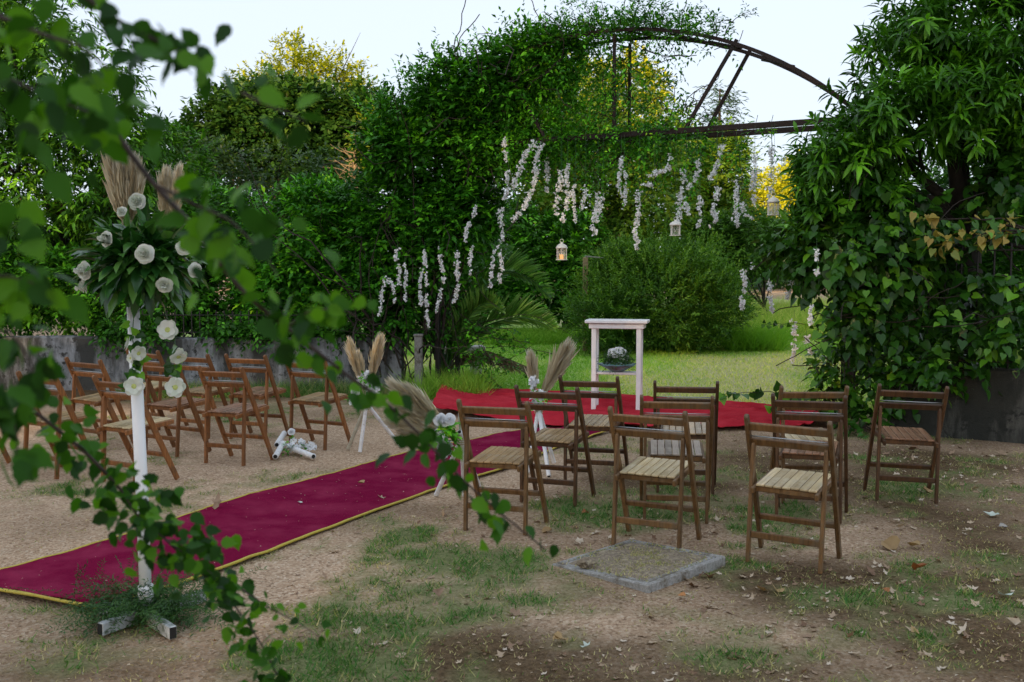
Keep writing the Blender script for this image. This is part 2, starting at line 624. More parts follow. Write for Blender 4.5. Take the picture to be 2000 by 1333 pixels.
# heart shaped leaf
THEART = (np.array([(.06, 0, 0), (-.06, .26, .03), (.12, .50, .05), (.42, .46, .03), (.72, .24, -.03), (1.02, 0, -.16),
                    (.72, -.24, -.03), (.42, -.46, .03), (.12, -.50, .05), (-.06, -.26, .03), (.4, 0, -.07), (.72, 0, -.10)]),
          np.array([(0, 10, 2), (0, 2, 1), (10, 3, 2), (10, 11, 3), (11, 4, 3), (11, 5, 4),
                    (0, 8, 10), (0, 9, 8), (10, 8, 7), (10, 7, 11), (11, 7, 6), (11, 6, 5)]))


def cloud_arrays(P, A, N, L, W, T, tint):
    P = np.asarray(P)
    A = nrm(A)
    N = np.asarray(N, float)
    N = nrm(N - (N * A).sum(1, keepdims=True) * A)
    B = np.cross(N, A)
    tv, tf = T
    n, k = len(P), len(tv)
    L = np.broadcast_to(np.asarray(L, float), (n,))[:, None, None]
    W = np.broadcast_to(np.asarray(W, float), (n,))[:, None, None]
    V = P[:, None] + tv[None, :, 0:1] * L * A[:, None] + tv[None, :, 1:2] * W * B[:, None] + tv[None, :, 2:3] * L * N[:, None]
    F = (tf[None] + (np.arange(n) * k)[:, None, None]).reshape(-1, 3)
    return V.reshape(-1, 3), F, np.repeat(np.broadcast_to(np.asarray(tint, float), (n,)), k)


def cloud(name, parts, mat, parent=None, stuff=True, smooth=False):
    """parts: list of (V, F, tint) arrays"""
    Vs, Fs, Ts, b = [], [], [], 0
    for V, F, t in parts:
        Vs.append(V)
        Fs.append(F + b)
        Ts.append(t)
        b += len(V)
    me = np_mesh(name, np.concatenate(Vs), np.concatenate(Fs), np.concatenate(Ts), smooth=smooth)
    o = link(name, me, mat, parent)
    if stuff:
        o['kind'] = 'stuff'
    return o


def rvec(n):
    return nrm(RNG.normal(size=(n, 3)))


UP = np.array([0, 0, 1.0])


def px_blob(px, py, Y, rx, ry, dm):
    """ellipsoid: pixel centre and half sizes at distance Y, half depth in metres"""
    k = Y / FPX
    return (at(px, py, Y), np.array([rx * k, dm, ry * k]))


def lumps(blobs, n, size=(.28, .45), place=(.55, .95)):
    """break big ellipsoids into many smaller overlapping ones"""
    out = []
    for c, r in blobs:
        for i in range(n):
            d = rvec(1)[0]
            s = RNG.uniform(*size)
            out.append((c + d * r * RNG.uniform(*place) * (1 - s * .5), r * s * RNG.uniform(.85, 1.25, 3)))
    return out


def sample_blobs(blobs, n, shell=(.72, 1.04), keep=.75, zmin=.05):
    """points in the shells of the blobs, thinned where they lie deep inside another blob"""
    w = np.array([(r[0] * r[1] + r[1] * r[2] + r[0] * r[2]) for c, r in blobs])
    w = w / w.sum()
    idx = RNG.choice(len(blobs), n, p=w)
    C = np.array([b[0] for b in blobs])[idx]
    R = np.array([b[1] for b in blobs])[idx]
    d = rvec(n)
    s = RNG.uniform(*shell, n)[:, None]
    P = C + d * R * s
    out = nrm(d / R)
    ok = P[:, 2] > zmin
    f_ = 1.9 / np.maximum(R.mean(1), .05).mean()          # hollows between the clumps
    nv = NZ.fbm((P[:, 0] + P[:, 1] * .7) * f_ + 5, (P[:, 2] * 1.2 + P[:, 1] * .3) * f_ + 9, 3)
    ok &= ~((s[:, 0] > .76) & (nv < .47) & (RNG.random(n) < .88))
    if len(blobs) < 400 and keep < 1:
        inside = np.zeros(n, bool)
        for c, r in blobs:
            q = (((P - c) / r) ** 2).sum(1)
            inside |= q < .45
        ok &= ~(inside & (RNG.random(n) < keep))
    return P[ok], out[ok]


def twig_cloud(P, D, tlen, k, L, W, T=T4, spread=.9, droop=.25, ldroop=.2, tint=(.0, 1.0), tpow=1.2, flat=.55, lvar=.3):
    """k leaves alternating along each twig"""
    n = len(P)
    D = nrm(D)
    tl = tlen * RNG.uniform(.6, 1.25, n)
    t = (np.arange(k) + .6) / k
    pts = P[:, None] + D[:, None] * (tl[:, None] * t)[..., None] + np.array([0, 0, -1.0]) * ((tl * droop)[:, None] * t ** 2)[..., None]
    side = nrm(np.cross(D, UP + rvec(n) * .6))
    sg = np.where(np.arange(k) % 2 == 0, 1.0, -1.0)
    last = (np.arange(k) == k - 1)
    ax = D[:, None] * (np.where(last, 1.0, .55))[None, :, None] + side[:, None] * (sg * np.where(last, .15, spread))[None, :, None]
    ax = ax + rvec(n * k).reshape(n, k, 3) * .35 + np.array([0, 0, -ldroop])
    nn = UP[None, None] * 1.0 + rvec(n * k).reshape(n, k, 3) * flat + D[:, None] * .5
    ti = (RNG.random(n) ** tpow)[:, None] * .65 + RNG.random((n, k)) * .35
    ti = tint[0] + (tint[1] - tint[0]) * ti
    LL = L * RNG.uniform(1 - lvar, 1 + lvar, n * k)
    return cloud_arrays(pts.reshape(-1, 3), ax.reshape(-1, 3), nn.reshape(-1, 3), LL, LL * (W / L), T, ti.ravel())


def whorl_cloud(P, D, k, L, W, T=T8, open_=.9, ldroop=.45, tint=(0, 1)):
    """leaves radiating from twig ends, drooping"""
    n = len(P)
    D = nrm(D)
    s1 = nrm(np.cross(D, UP + rvec(n) * .3))
    s2 = np.cross(D, s1)
    a = (np.arange(k) * 2.399)[None] + RNG.uniform(0, 6.28, n)[:, None]
    up = np.linspace(1.2, -.15, k)[None] + RNG.normal(0, .12, (n, k))
    ax = D[:, None] * up[..., None] + (s1[:, None] * np.cos(a)[..., None] + s2[:, None] * np.sin(a)[..., None]) * open_
    ax = ax + np.array([0, 0, -ldroop]) * RNG.uniform(.4, 1.4, (n, k))[..., None]
    pts = P[:, None] + D[:, None] * (np.linspace(.06, -.10, k) * (L / .2))[None, :, None]
    nn = UP[None, None] + D[:, None] * .8 + rvec(n * k).reshape(n, k, 3) * .3
    ti = RNG.random(n)[:, None] * .5 + (1 - np.arange(k) / k)[None] * .25 + RNG.random((n, k)) * .25
    ti = tint[0] + (tint[1] - tint[0]) * ti
    LL = L * RNG.uniform(.65, 1.15, n * k)
    return cloud_arrays(pts.reshape(-1, 3), ax.reshape(-1, 3), nn.reshape(-1, 3), LL, LL * (W / L), T, ti.ravel())


def wander(p, d, length, n, jit, grav=0.0):
    p = np.array(p, float)
    d = nrm(np.array(d, float))
    pts = [p.copy()]
    for i in range(n):
        d = nrm(d + RNG.normal(size=3) * jit + np.array([0, 0, -grav]))
        p = p + d * length / n
        pts.append(p.copy())
    return np.array(pts)


def tree_wood(base, targets, r0, name='trunk', mat=None, parent=None, lean=.1, n_side=7, fork=.35):
    """tapered trunk that forks into limbs reaching the target points"""
    base = np.array(base, float)
    mb = MB()
    T = np.array(targets)
    top = T.mean(0)
    f = base + (top - base) * fork
    f[:2] += RNG.normal(0, lean, 2)
    trunk = np.array([base - (0, 0, .15), base + (f - base) * .35 + RNG.normal(0, lean * .3, 3), f])
    mb.tube(trunk, [r0 * 1.35, r0, r0 * .8], n_side)
    for t in T:
        m1 = f + (t - f) * .45 + RNG.normal(0, .12, 3) * np.linalg.norm(t - f) * .5
        rr = r0 * RNG.uniform(.35, .55)
        mb.tube([f - (0, 0, r0 * .5), f + (m1 - f) * .5 + RNG.normal(0, .03, 3), m1, t], [rr, rr * .75, rr * .5, rr * .12], 6)
        for j in range(3):
            s = m1 + (t - m1) * RNG.uniform(.1, .7)
            e = s + nrm((t - f) + RNG.normal(size=3) * np.linalg.norm(t - f) * .8) * np.linalg.norm(t - f) * RNG.uniform(.25, .5)
            mb.tube([s, (s + e) / 2 + RNG.normal(0, .03, 3), e], [rr * .35, rr * .2, rr * .06], 5)
    return mb.build(name, mat or M['bark'], parent, True)


# ================================================================== SETTING
def blob_mask(x, y, spots):
    m = np.zeros_like(x)
    for px, py, rx, ry, s in spots:
        c = G(px, py)
        e = G(px, py + ry)
        dy = max(abs(c[1] - e[1]), .15)
        dx = rx * c[1] / FPX
        m = np.maximum(m, s * np.exp(-((x - c[0]) / dx) ** 2 - ((y - c[1]) / dy) ** 2))
    return m


GREEN_SPOTS = [(760, 1180, 230, 80, 1), (900, 1090, 200, 50, .8), (620, 1290, 260, 70, .9), (1000, 1270, 200, 80, .55),
               (1130, 1000, 130, 40, .85), (1330, 990, 170, 45, .8), (1480, 1010, 120, 50, .7), (1560, 1170, 150, 40, .5),
               (1400, 1280, 250, 60, .7), (1850, 1170, 80, 20, .6), (1800, 960, 140, 50, .55), (1900, 900, 160, 40, .6),
               (620, 790, 180, 25, .5), (400, 770, 300, 20, .45), (1750, 1090, 120, 18, .35), (800, 1045, 90, 30, .7),
               (460, 900, 60, 12, .3), (260, 1000, 90, 15, .25), (1250, 880, 160, 25, .35)]
SOIL_SPOTS = [(1850, 1050, 300, 60, .8), (1500, 1000, 450, 60, .75), (1650, 1150, 420, 90, 1), (1250, 1300, 500, 80, .95), (1700, 900, 400, 80, .85), (1250, 950, 350, 80, .65),
              (800, 1280, 400, 80, .8), (400, 770, 500, 22, .9), (1900, 1250, 300, 100, .75), (1900, 850, 200, 40, 1), (200, 1300, 260, 50, .35)]
BARE_SPOTS = [(1050, 925, 90, 30, 1), (600, 1110, 70, 50, 1), (1780, 1050, 180, 30, .8), (1200, 1300, 150, 30, .7), (700, 860, 120, 30, 1)]


def green_mask(x, y):
    g_ = blob_mask(x, y, GREEN_SPOTS) - .7 * blob_mask(x, y, BARE_SPOTS)
    n = NZ2.fbm(x * 1.7 + 40, y * 1.7 + 20, 5)
    n2 = NZ.fbm(x * 7.3 + 9, y * 7.3 + 31, 4)
    return np.clip((g_ * .9 + (n - .5) * 1.5 + (n2 - .5) * 1.1 - .12) * 1.7, 0, 1)


def soil_mask(x, y):
    s = blob_mask(x, y, SOIL_SPOTS) - .6 * blob_mask(x, y, BARE_SPOTS)
    n = NZ2.fbm(x * 1.1 + 4, y * 1.1 + 70, 5)
    return np.clip((s + (n - .5) * 1.3) * 1.25, 0, 1) * .92


def grid_coords(lo, hi, n, far):
    a = np.linspace(lo, hi, n)
    s = np.geomspace(.15, far, 26)
    return np.concatenate([lo - s[::-1], a, hi + s])


gx = grid_coords(-7.5, 7.5, 240, 500)
gy = grid_coords(2.2, 14, 190, 600)
XX, YY = np.meshgrid(gx, gy, indexing='ij')
ZZ = hz(XX, YY)
nx, ny = XX.shape
V = np.stack([XX, YY, ZZ], -1).reshape(-1, 3)
ii = (np.arange(nx - 1)[:, None] * ny + np.arange(ny - 1)[None]).ravel()
F = np.stack([ii, ii + ny, ii + ny + 1, ii + 1], 1)
me = np_mesh('ground', V, F, green_mask(XX, YY).ravel(), 'green', True)
sa = me.attributes.new('soil', 'FLOAT', 'POINT')
sa.data.foreach_set('value', soil_mask(XX, YY).ravel().astype(np.float32))
tag(link('ground', me, M['ground']), kind='structure')

# gate line: from the left post to the right post
GA = np.array([-0.97, 13.0])
GB = np.array([3.60, 10.60])
GU = (GB - GA) / np.linalg.norm(GB - GA)
GN = np.array([-GU[1], GU[0]])               # away from the camera


def gate_pt(u, z, off=0.0):
    q = GA + GU * u + GN * off
    return np.array([q[0], q[1], z])


def on_gate(px, py, off=0.0):
    """point of the gate's plane (moved off metres back) seen at a pixel"""
    d = ray(px, py)
    A2 = GA + GN * off
    t = (A2 @ GN) / (d[:2] @ GN)
    return np.array([d[0] * t, d[1] * t, CAM_H + d[2] * t])


# lawn beyond the gate
def gate_y(x):
    return GA[1] + (x - GA[0]) * GU[1] / GU[0]


lx = np.linspace(-9, 16, 150)
ly = np.linspace(0, 1, 110) ** 1.6
LX = np.repeat(lx[:, None], 110, 1)
y0 = np.where(LX < GA[0], 13.25, np.maximum(gate_y(LX) + .35, 9.0)) + .35 * (NZ.fbm(LX * 2, LX * 0 + 3, 4) - .5)
LY = y0 + ly[None] * (60 - y0)
LZ = hz(LX, LY) + .005
n1, n2 = LX.shape
ii = (np.arange(n1 - 1)[:, None] * n2 + np.arange(n2 - 1)[None]).ravel()
F = np.stack([ii, ii + n2, ii + n2 + 1, ii + 1], 1)


def lawn_dry(x, y):
    n = NZ2.fbm(x * .55 + 9, y * .35 + 3, 5)
    path = np.exp(-((x - (3.0 + (y - 14) * .30)) / 1.5) ** 2)
    return np.clip((n - .42) * 2.2 + path * .55, 0, 1)


def lawn_material():
    m, nt, b = mat_new('lawn_turf')
    a = nt.nodes.new('ShaderNodeAttribute')
    a.attribute_name = 'dry'
    v = objcoord(nt)
    n = noise(nt, 22, 5, .7, v)
    gr = ramp(nt, [(.3, (.20, .35, .05)), (.7, (.36, .53, .11))], n.outputs['Fac'])
    dr = ramp(nt, [(.3, (.34, .32, .13)), (.7, (.56, .52, .28))], n.outputs['Fac'])
    c = mixc(nt, gr.outputs[0], dr.outputs[0], a.outputs['Fac'])
    nt.links.new(c, b.inputs['Base Color'])
    b.inputs['Roughness'].default_value = .95
    bump(nt, n.outputs['Fac'], .8, .03, b)
    return m


M['lawn'] = lawn_material()
me = np_mesh('lawn', np.stack([LX, LY, LZ], -1).reshape(-1, 3), F, lawn_dry(LX, LY).ravel(), 'dry', True)
tag(link('lawn', me, M['lawn']), kind='structure')


# grass blades
def blades(name, X, Y, H, W, tint, mat, label, z=None):
    n = len(X)
    z = hz(X, Y) if z is None else z
    a = RNG.uniform(0, 2 * math.pi, n)
    s = np.stack([np.cos(a), np.sin(a), np.zeros(n)], 1) * (W / 2)[:, None]
    lean = RNG.normal(0, .8, (n, 2)) * H[:, None]
    P = np.stack([X, Y, z - .004], 1)
    tip = P + np.stack([lean[:, 0], lean[:, 1], H], 1)
    V = np.stack([P - s, P + s, tip], 1).reshape(-1, 3)
    F = np.arange(n * 3).reshape(-1, 3)
    me = np_mesh(name, V, F, np.repeat(tint, 3))
    return tag(link(name, me, mat), label, 'grass', kind='stuff')


n = 560000
BX = RNG.uniform(-4.5, 4.8, n)
BY = 2.9 + RNG.random(n) ** 1.25 * 8.2
gm = green_mask(BX, BY)
cl_ = np.clip((NZ.fbm(BX * 8, BY * 8, 3) - .38) * 4.5, .12, 1.3)
dens = np.clip((gm * 1.15 + soil_mask(BX, BY) * .34) * cl_, 0, 1)
ok = (RNG.random(n) < dens * .62) & (np.abs(BX) < BY * .56 + .3)
BX, BY, gm = BX[ok], BY[ok], gm[ok]
ti = np.clip(.82 - .62 * gm + RNG.normal(0, .24, len(BX)), 0, 1)
H = RNG.uniform(.010, .042, len(BX)) * (.5 + .8 * gm)
blades('trodden_grass', BX, BY, H, np.full(len(BX), .0058) * RNG.uniform(.7, 1.7, len(BX)), ti, M['grass'],
       'short trodden grass growing in patches on the dirt')

n = 230000
BX = RNG.uniform(-3.5, 9.5, n)
BY = 10.8 + RNG.random(n) ** 1.5 * 17
ok = BY > np.where(BX < GA[0], 13.2, gate_y(BX) + .5)
BX, BY = BX[ok], BY[ok]
dr = lawn_dry(BX, BY)
ok = RNG.random(len(BX)) < 1 - .5 * dr
BX, BY, dr = BX[ok], BY[ok], dr[ok]
ti = np.clip(.18 + .62 * dr + RNG.normal(0, .17, len(BX)), 0, 1)
H = RNG.uniform(.02, .055, len(BX))
blades('lawn_grass', BX, BY, H, .008 + .0004 * BY, ti, M['grass_lawn'], 'mown yellow green grass of the lawn beyond the gate', hz(BX, BY) + .005)

# taller tufts: by the bush, along the walls, far dry meadow
def tall_patch(name, label, px, py, Y0, Y1, wpx, n, h0, h1, t0, t1, mat, w=.012):
    y = RNG.uniform(Y0, Y1, n)
    c = (px - 1000) / FPX
    x = (c + RNG.uniform(-wpx, wpx, n) / FPX) * y
    tt = np.clip(RNG.uniform(t0, t1, n) + .25 * (NZ.fbm(x * 1.5, y * 1.5) - .5), 0, 1)
    hh = RNG.uniform(h0, h1, n) * (.5 + NZ2.fbm(x * 1.2, y * 1.2))
    return blades(name, x, y, hh, np.full(n, w), tt, M[mat], label)


tall_patch('meadow_grass', 'tall dry meadow grass beyond the lawn, right of the round bush', 1530, 0, 23, 32, 150, 20000, .3, .95, .3, .95, 'grass_lawn', .022)
tall_patch('tuft_grass', 'bright green tuft of long grass at the foot of the round bush', 1475, 0, 19.6, 21.5, 55, 3500, .18, .55, 0, .25, 'grass_lawn', .018)
tall_patch('verge_grass', 'long grass along the foot of the far hedge, left of the round bush', 1060, 0, 21.5, 23, 110, 6000, .10, .38, 0, .6, 'grass_lawn', .02)
tall_patch('wall_grass', 'weedy grass along the foot of the stained white wall', 560, 0, 12.4, 13.0, 330, 7000, .04, .22, 0, .75, 'grass', .009)
tall_patch('gate_grass', 'straggly grass at the foot of the left gate post', 880, 0, 12.2, 13.6, 70, 2600, .08, .38, 0, .6, 'grass_lawn', .010)


# ------------------------------------------------------------------ carpets
def polyline(P, n):
    P = np.array(P, float)
    d = np.r_[0, np.cumsum(np.linalg.norm(np.diff(P, axis=0), axis=1))]
    s = np.linspace(0, d[-1], n)
    return np.stack([np.interp(s, d, P[:, k]) for k in range(P.shape[1])], 1)


def sheet(name, LFT, RGT, nu, nv, zf, mat, parent=None, thick=.008):
    A = polyline(LFT, nu)
    B = polyline(RGT, nu)
    t = np.linspace(0, 1, nv)[None, :, None]
    P = A[:, None] * (1 - t) + B[:, None] * t
    Z = hz(P[..., 0], P[..., 1]) * 0 + zf(P[..., 0], P[..., 1], t[..., 0] + 0 * P[..., 0])
    V = np.concatenate([P[..., :2], Z[..., None]], -1).reshape(-1, 3)
    ii = (np.arange(nu - 1)[:, None] * nv + np.arange(nv - 1)[None]).ravel()
    F = np.stack([ii, ii + nv, ii + nv + 1, ii + 1], 1)
    me = np_mesh(name, V, F, smooth=True)
    o = link(name, me, mat, parent)
    md = o.modifiers.new('thickness', 'SOLIDIFY')
    md.thickness = thick
    md.offset = 1
    return o


RL = [(-2.80, 4.875)] + [G(*q)[:2] for q in [(140, 1080), (263, 1041), (368, 1006), (490, 968), (640, 929), (741, 900), (820, 882), (940, 856), (1035, 838)]]
RR = [G(*q)[:2] for q in [(185, 1193), (330, 1150), (469, 1101), (650, 1031), (700, 1011), (808, 973), (881, 948), (993, 915), (1098, 871), (1190, 843)]]
rdir = nrm(np.array(RL[-1]) - np.array(RL[0]))


def zrun(x, y, t):
    s = x * rdir[0] + y * rdir[1]
    w = NZ.fbm(s * 2.6 + t * .5, t * 1.2 + 5, 3)
    w2 = NZ2.fbm(s * 6.5 + t * 1.3, t * 2.0 + 9, 3)
    w3 = NZ.v(s * 3.1 + t * .9 + 3 * w, t * 1.5 + 2)
    calm = .22 + .78 * np.clip(t * (1 - t) * 9, 0, 1)
    return .010 + calm * (.050 * np.clip(w - .35, 0, 1) + .034 * np.clip(w2 - .4, 0, 1) + .016 * (1 - np.abs(2 * w3 - 1)) ** 7)


run = empty('runner_carpet', (0, 0, 0))
tag(run, 'long burgundy runner carpet with yellow edging between the chair groups', 'carpet')


def inset(L, R, a, b):
    L = polyline(L, 60)
    R = polyline(R, 60)
    return L + (R - L) * a, L + (R - L) * b


l, r = inset(RL, RR, .0155, .9845)
sheet('carpet_field', l, r, 420, 70, zrun, M['carpet'], run)
l, r = inset(RL, RR, -.003, .0150)
sheet('edging', l, r, 300, 3, lambda x, y, t: zrun(x, y, t * 0 + .01) + .001, M['carpet_edge'], run, .010)
l, r = inset(RL, RR, .985, 1.003)
sheet('edging', l, r, 300, 3, lambda x, y, t: zrun(x, y, t * 0 + .99) + .001, M['carpet_edge'], run, .010)
e0 = np.array(RL[0]) - rdir * .020
e1 = np.array(RR[0]) - rdir * .020
sheet('edging', [e0, e1], [np.array(RL[0]) - rdir * .002, np.array(RR[0]) - rdir * .002], 80, 3,
      lambda x, y, t: zrun(x, y, t * 0 + .5) * .4 + .006, M['carpet_edge'], run, .010)

CB = [G(*q)[:2] for q in [(872, 763), (930, 768), (1070, 775), (1246, 787), (1405, 794), (1605, 804), (1625, 806)]]
CF = [G(*q)[:2] for q in [(842, 806), (900, 815), (1040, 834), (1180, 840), (1300, 842), (1405, 842), (1640, 836)]]


def zcar(x, y, t):
    s = x * GU[0] + y * GU[1]
    q = x * GN[0] + y * GN[1]
    w = NZ.fbm(s * .7 + q * 1.5, q * 7.0, 3)
    w2 = NZ2.fbm(s * 1.6, q * 15, 3)
    lift = .10 * np.exp(-((x + .95) / .28) ** 2) * t * (1 - t) * 4
    w3 = NZ.v(q * 5.5 + 2.5 * w, s * .8)
    w4 = NZ2.v(q * 9.0 + 2.0 * w, s * 1.1 + 4)
    return .018 + .07 * np.clip(w - .35, 0, 1) + .05 * np.clip(w2 - .4, 0, 1) + lift + .030 * (1 - np.abs(2 * w3 - 1)) ** 5 + .02 * (1 - np.abs(2 * w4 - 1)) ** 5


tag(sheet('red_carpet', CF, CB, 240, 120, zcar, M['carpet_red']), 'wrinkled bright red carpet laid across the gateway under the white table', 'carpet')

# ------------------------------------------------------------------ walls, pillar, railings
def rough_wall(name, label, p0, p1, h, th, mat, cap=None):
    """plaster wall with an uneven top, along p0-p1"""
    p0 = np.array(p0, float)
    p1 = np.array(p1, float)
    w = empty(name, (*p0, 0))
    tag(w, label, 'wall')
    L = np.linalg.norm(p1 - p0)
    a = (p1 - p0) / L
    b = np.array([-a[1], a[0]])
    n = int(L / .12)
    s = np.linspace(0, L, n)
    prof = [(-th / 2, -.1), (-th / 2, h * .5), (-th / 2, h - .02), (-th / 2 + .03, h), (th / 2 - .03, h), (th / 2, h - .02), (th / 2, -.1)]
    Vv = []
    for i in range(n):
        dz = .03 * (NZ.fbm(np.array(s[i] * 1.7), np.array(2.0)) - .5)
        for k, (o, z) in enumerate(prof):
            j = .012 * (NZ2.fbm(np.array(s[i] * 4 + k), np.array(z * 4.0)) - .5)
            q = a * s[i] + b * (o + j)
            Vv.append((q[0], q[1], z + (dz if z > h * .6 else 0)))
    m = len(prof)
    Fv = [(i * m + k, (i + 1) * m + k, (i + 1) * m + k + 1, i * m + k + 1) for i in range(n - 1) for k in range(m - 1)]
    Fv += [tuple(range(m - 1, -1, -1)), tuple((n - 1) * m + k for k in range(m))]
    o = link('wall_body', np_mesh('wall_body', Vv, Fv, smooth=False), mat, w)
    if cap:
        mb = MB()
        mb.box((*(a * L / 2), h + .035), (L, th + .05, .05), np.array([[a[0], b[0], 0], [a[1], b[1], 0], [0, 0, 1]]), .01)
        mb.build('coping', cap, w)
    return w, a, b, L


WL = rough_wall('garden_wall', 'low stained white plaster wall behind the left chairs', (-9.5, 13.45), (-1.45, 13.15), .70, .26, M['wall_white'])
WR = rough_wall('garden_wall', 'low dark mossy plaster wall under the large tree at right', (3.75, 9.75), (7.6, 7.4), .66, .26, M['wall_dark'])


def railing(name, label, origin, a, L, z0, h, step=.11):
    w = empty(name, (origin[0], origin[1], z0))
    tag(w, label, 'railing')
    for z in (.05, h - .06):
        mb = MB()
        mb.bar((0, 0, z), (a[0] * L, a[1] * L, z), .035, .012, ch=.002)
        mb.build('rail', M['iron_black'], w)
    mb = MB()
    mb.bar((0, 0, -.03), (0, 0, h), .014, .014)
    bar = mb.mesh('bar')
    bar.materials.append(M['iron_black'])
    for i in range(int(L / step)):
        o = link('bar', bar, None, w)
        o.location = (a[0] * step * (i + .5), a[1] * step * (i + .5), 0)
    return w


railing('iron_railing', 'black iron railing on top of the stained white wall', (-5.2, 13.28), np.array([.9993, -.037]), 3.6, .71, .34)
railing('iron_railing', 'black iron railing on top of the dark mossy wall', (3.95, 9.62), WR[1], 3.3, .67, 1.15, .14)

# stone pillar beside the left post
pl = empty('gate_pillar', (-1.20, 12.75, 0))
tag(pl, 'grey concrete gate pillar half hidden by the climbing vine', 'pillar')
mb = MB()
mb.box((0, 0, .32), (.10, .12, .84), ch=.012)
mb.build('shaft', M['concrete_side'], pl)
mb = MB()
mb.box((0, 0, .755), (.12, .14, .03), ch=.008)
mb.build('cap', M['concrete_side'], pl)

# old concrete bench behind the pillar
bn = empty('stone_bench', (*at(898, 735, 15.2)[:2], 0), .2)
tag(bn, 'small pale stone bench behind the left gate post', 'bench')
mb = MB()
mb.box((0, 0, .40), (.75, .34, .07), ch=.012)
mb.build('seat', M['stone'], bn)
for sx in (-.25, .25):
    mb = MB()
    mb.box((sx, 0, .18), (.14, .28, .37), ch=.015)
    mb.build('leg', M['stone'], bn)

# ------------------------------------------------------------------ steel gate arch
gate = empty('gate_arch', (0, 0, 0))
tag(gate, 'rusty steel gate arch of double curved rails above a straight beam', 'arch')
UC, RAD, ZT = 2.30, 4.25, 4.40
R3G = np.array([[GU[0], GN[0], 0], [GU[1], GN[1], 0], [0, 0, 1]])


def arch_pts(off, n=56, dr=0.0):
    hc = math.sqrt(RAD ** 2 - (RAD - (ZT - 3.2)) ** 2)
    P = []
    for uu in np.linspace(-hc, hc, n):
        P.append(gate_pt(UC + uu, ZT - RAD + math.sqrt((RAD + dr) ** 2 - uu ** 2), off))
    return P


for off in (0.0, .5):
    P = arch_pts(off)
    Vv, Fv = [], []
    for p in P:                          # angle iron: a flat on top and a web below
        n3 = np.array([GN[0], GN[1], 0])
        c = np.array([*(GA + GU * UC + GN * off), ZT - RAD])
        o = nrm(p - c)
        for dn, do in ((-.03, 0), (.03, 0), (.03, -.012), (-.018, -.012), (-.018, -.042), (-.03, -.042)):
            Vv.append(p + n3 * dn + o * do)
    m = 6
    for i in range(len(P) - 1):
        for k in range(m):
            Fv.append((i * m + k, (i + 1) * m + k, (i + 1) * m + (k + 1) % m, i * m + (k + 1) % m))
    link('arch_rail', np_mesh('arch_rail', Vv, Fv), M['rusty_steel'], gate)
    mb = MB()
    mb.bar(gate_pt(-.62, 3.165, off), gate_pt(5.25, 3.165, off), .05, .062, ch=.004)
    mb.build('beam', M['rusty_steel'], gate)


def strut(u0, z0, u1, z1, off, w=.04):
    mb = MB()
    mb.bar(gate_pt(u0, z0, off), gate_pt(u1, z1, off), w, w * .8, up=(GN[0], GN[1], 0), ch=.003)
    mb.build('strut', M['rusty_steel'], gate)


strut(3.90, 4.12, 3.33, 3.2, .0)
strut(3.93, 4.12, 3.41, 3.2, .5)
strut(2.45, 4.33, 2.45, 3.2, .0, .035)
strut(2.45, 4.33, 2.45, 3.2, .5, .035)
strut(1.0, 4.1, 1.55, 3.2, .0)
strut(2.12, 3.12, 2.32, 2.86, .25, .03)
strut(2.62, 3.12, 2.32, 2.86, .25, .03)
for u in (.35, 1.2, 1.75, 2.75, 3.25, 3.7, 4.3):
    zz = ZT - RAD + math.sqrt(RAD ** 2 - (u - UC) ** 2) - .03
    mb = MB()
    mb.bar(gate_pt(u - .12, zz, 0), gate_pt(u + .12, zz, .5), .03, .02, ch=.002)
    mb.build('tie', M['rusty_steel'], gate)
for u, w in ((0.0, .06), (5.12, .07)):
    for off in (0.0, .5):
        mb = MB()
        mb.bar(gate_pt(u, -.1, off), gate_pt(u, 3.12, off), w, w, up=(GN[0], GN[1], 0), ch=.006)
        mb.build('post', M['rusty_steel'] if u else M['iron_black'], gate)


# ================================================================== VEGETATION
def plant(name, label, cat, base, group=None):
    o = empty(name, base)
    return tag(o, label, cat, group)


def local(parent, parts):
    """shift arrays into the parent's own coordinates"""
    l = np.array(parent.location)
    return [(V_ - l, F_, t_) for V_, F_, t_ in parts]


def wood_part(name, parent, base, targets, r0, mat, fork=.35, lean=.1):
    l = np.array(parent.location)
    return tree_wood(np.array(base) - l, [np.array(t) - l for t in targets], r0, name, mat, parent, lean, fork=fork)


def dir_mix(O, up=.35, jit=.45, droop=0.0):
    return nrm(O + UP * (up - droop) + rvec(len(O)) * jit)


# ---- the climbing vine over the left half of the arch
vine = plant('climbing_vine', 'dense green climbing vine covering the left half of the steel arch', 'vine', (-1.0, 13.1, 0))
VB = [px_blob(800, 560, 13.3, 110, 120, .55), px_blob(860, 430, 13.2, 120, 130, .6), px_blob(840, 300, 13.2, 130, 120, .6),
      px_blob(900, 200, 13.0, 110, 95, .55), px_blob(985, 150, 12.8, 85, 75, .5), px_blob(1060, 115, 12.6, 80, 60, .42),
      px_blob(960, 260, 12.9, 75, 75, .5), px_blob(730, 420, 13.5, 80, 110, .5), px_blob(770, 270, 13.4, 60, 75, .5),
      px_blob(905, 380, 13.0, 60, 130, .45), px_blob(745, 580, 13.4, 60, 80, .4)]
parts = []
LB = lumps(VB, 7, (.30, .5))
P, O = sample_blobs(VB + LB, 15500, (.45, 1.03), .4)
parts.append(twig_cloud(P, dir_mix(O, .35, .5), .17, 6, .095, .046, spread=.8, droop=.35, tint=(0, .92)))
# upright shoots on the top outline
P, O = sample_blobs(VB[2:6] + VB[8:9], 900, (.92, 1.05), .5)
ok = O[:, 2] > .25
parts.append(twig_cloud(P[ok], dir_mix(O[ok], 1.0, .3), .34, 9, .075, .032, spread=.7, droop=.1, tint=(.2, 1)))
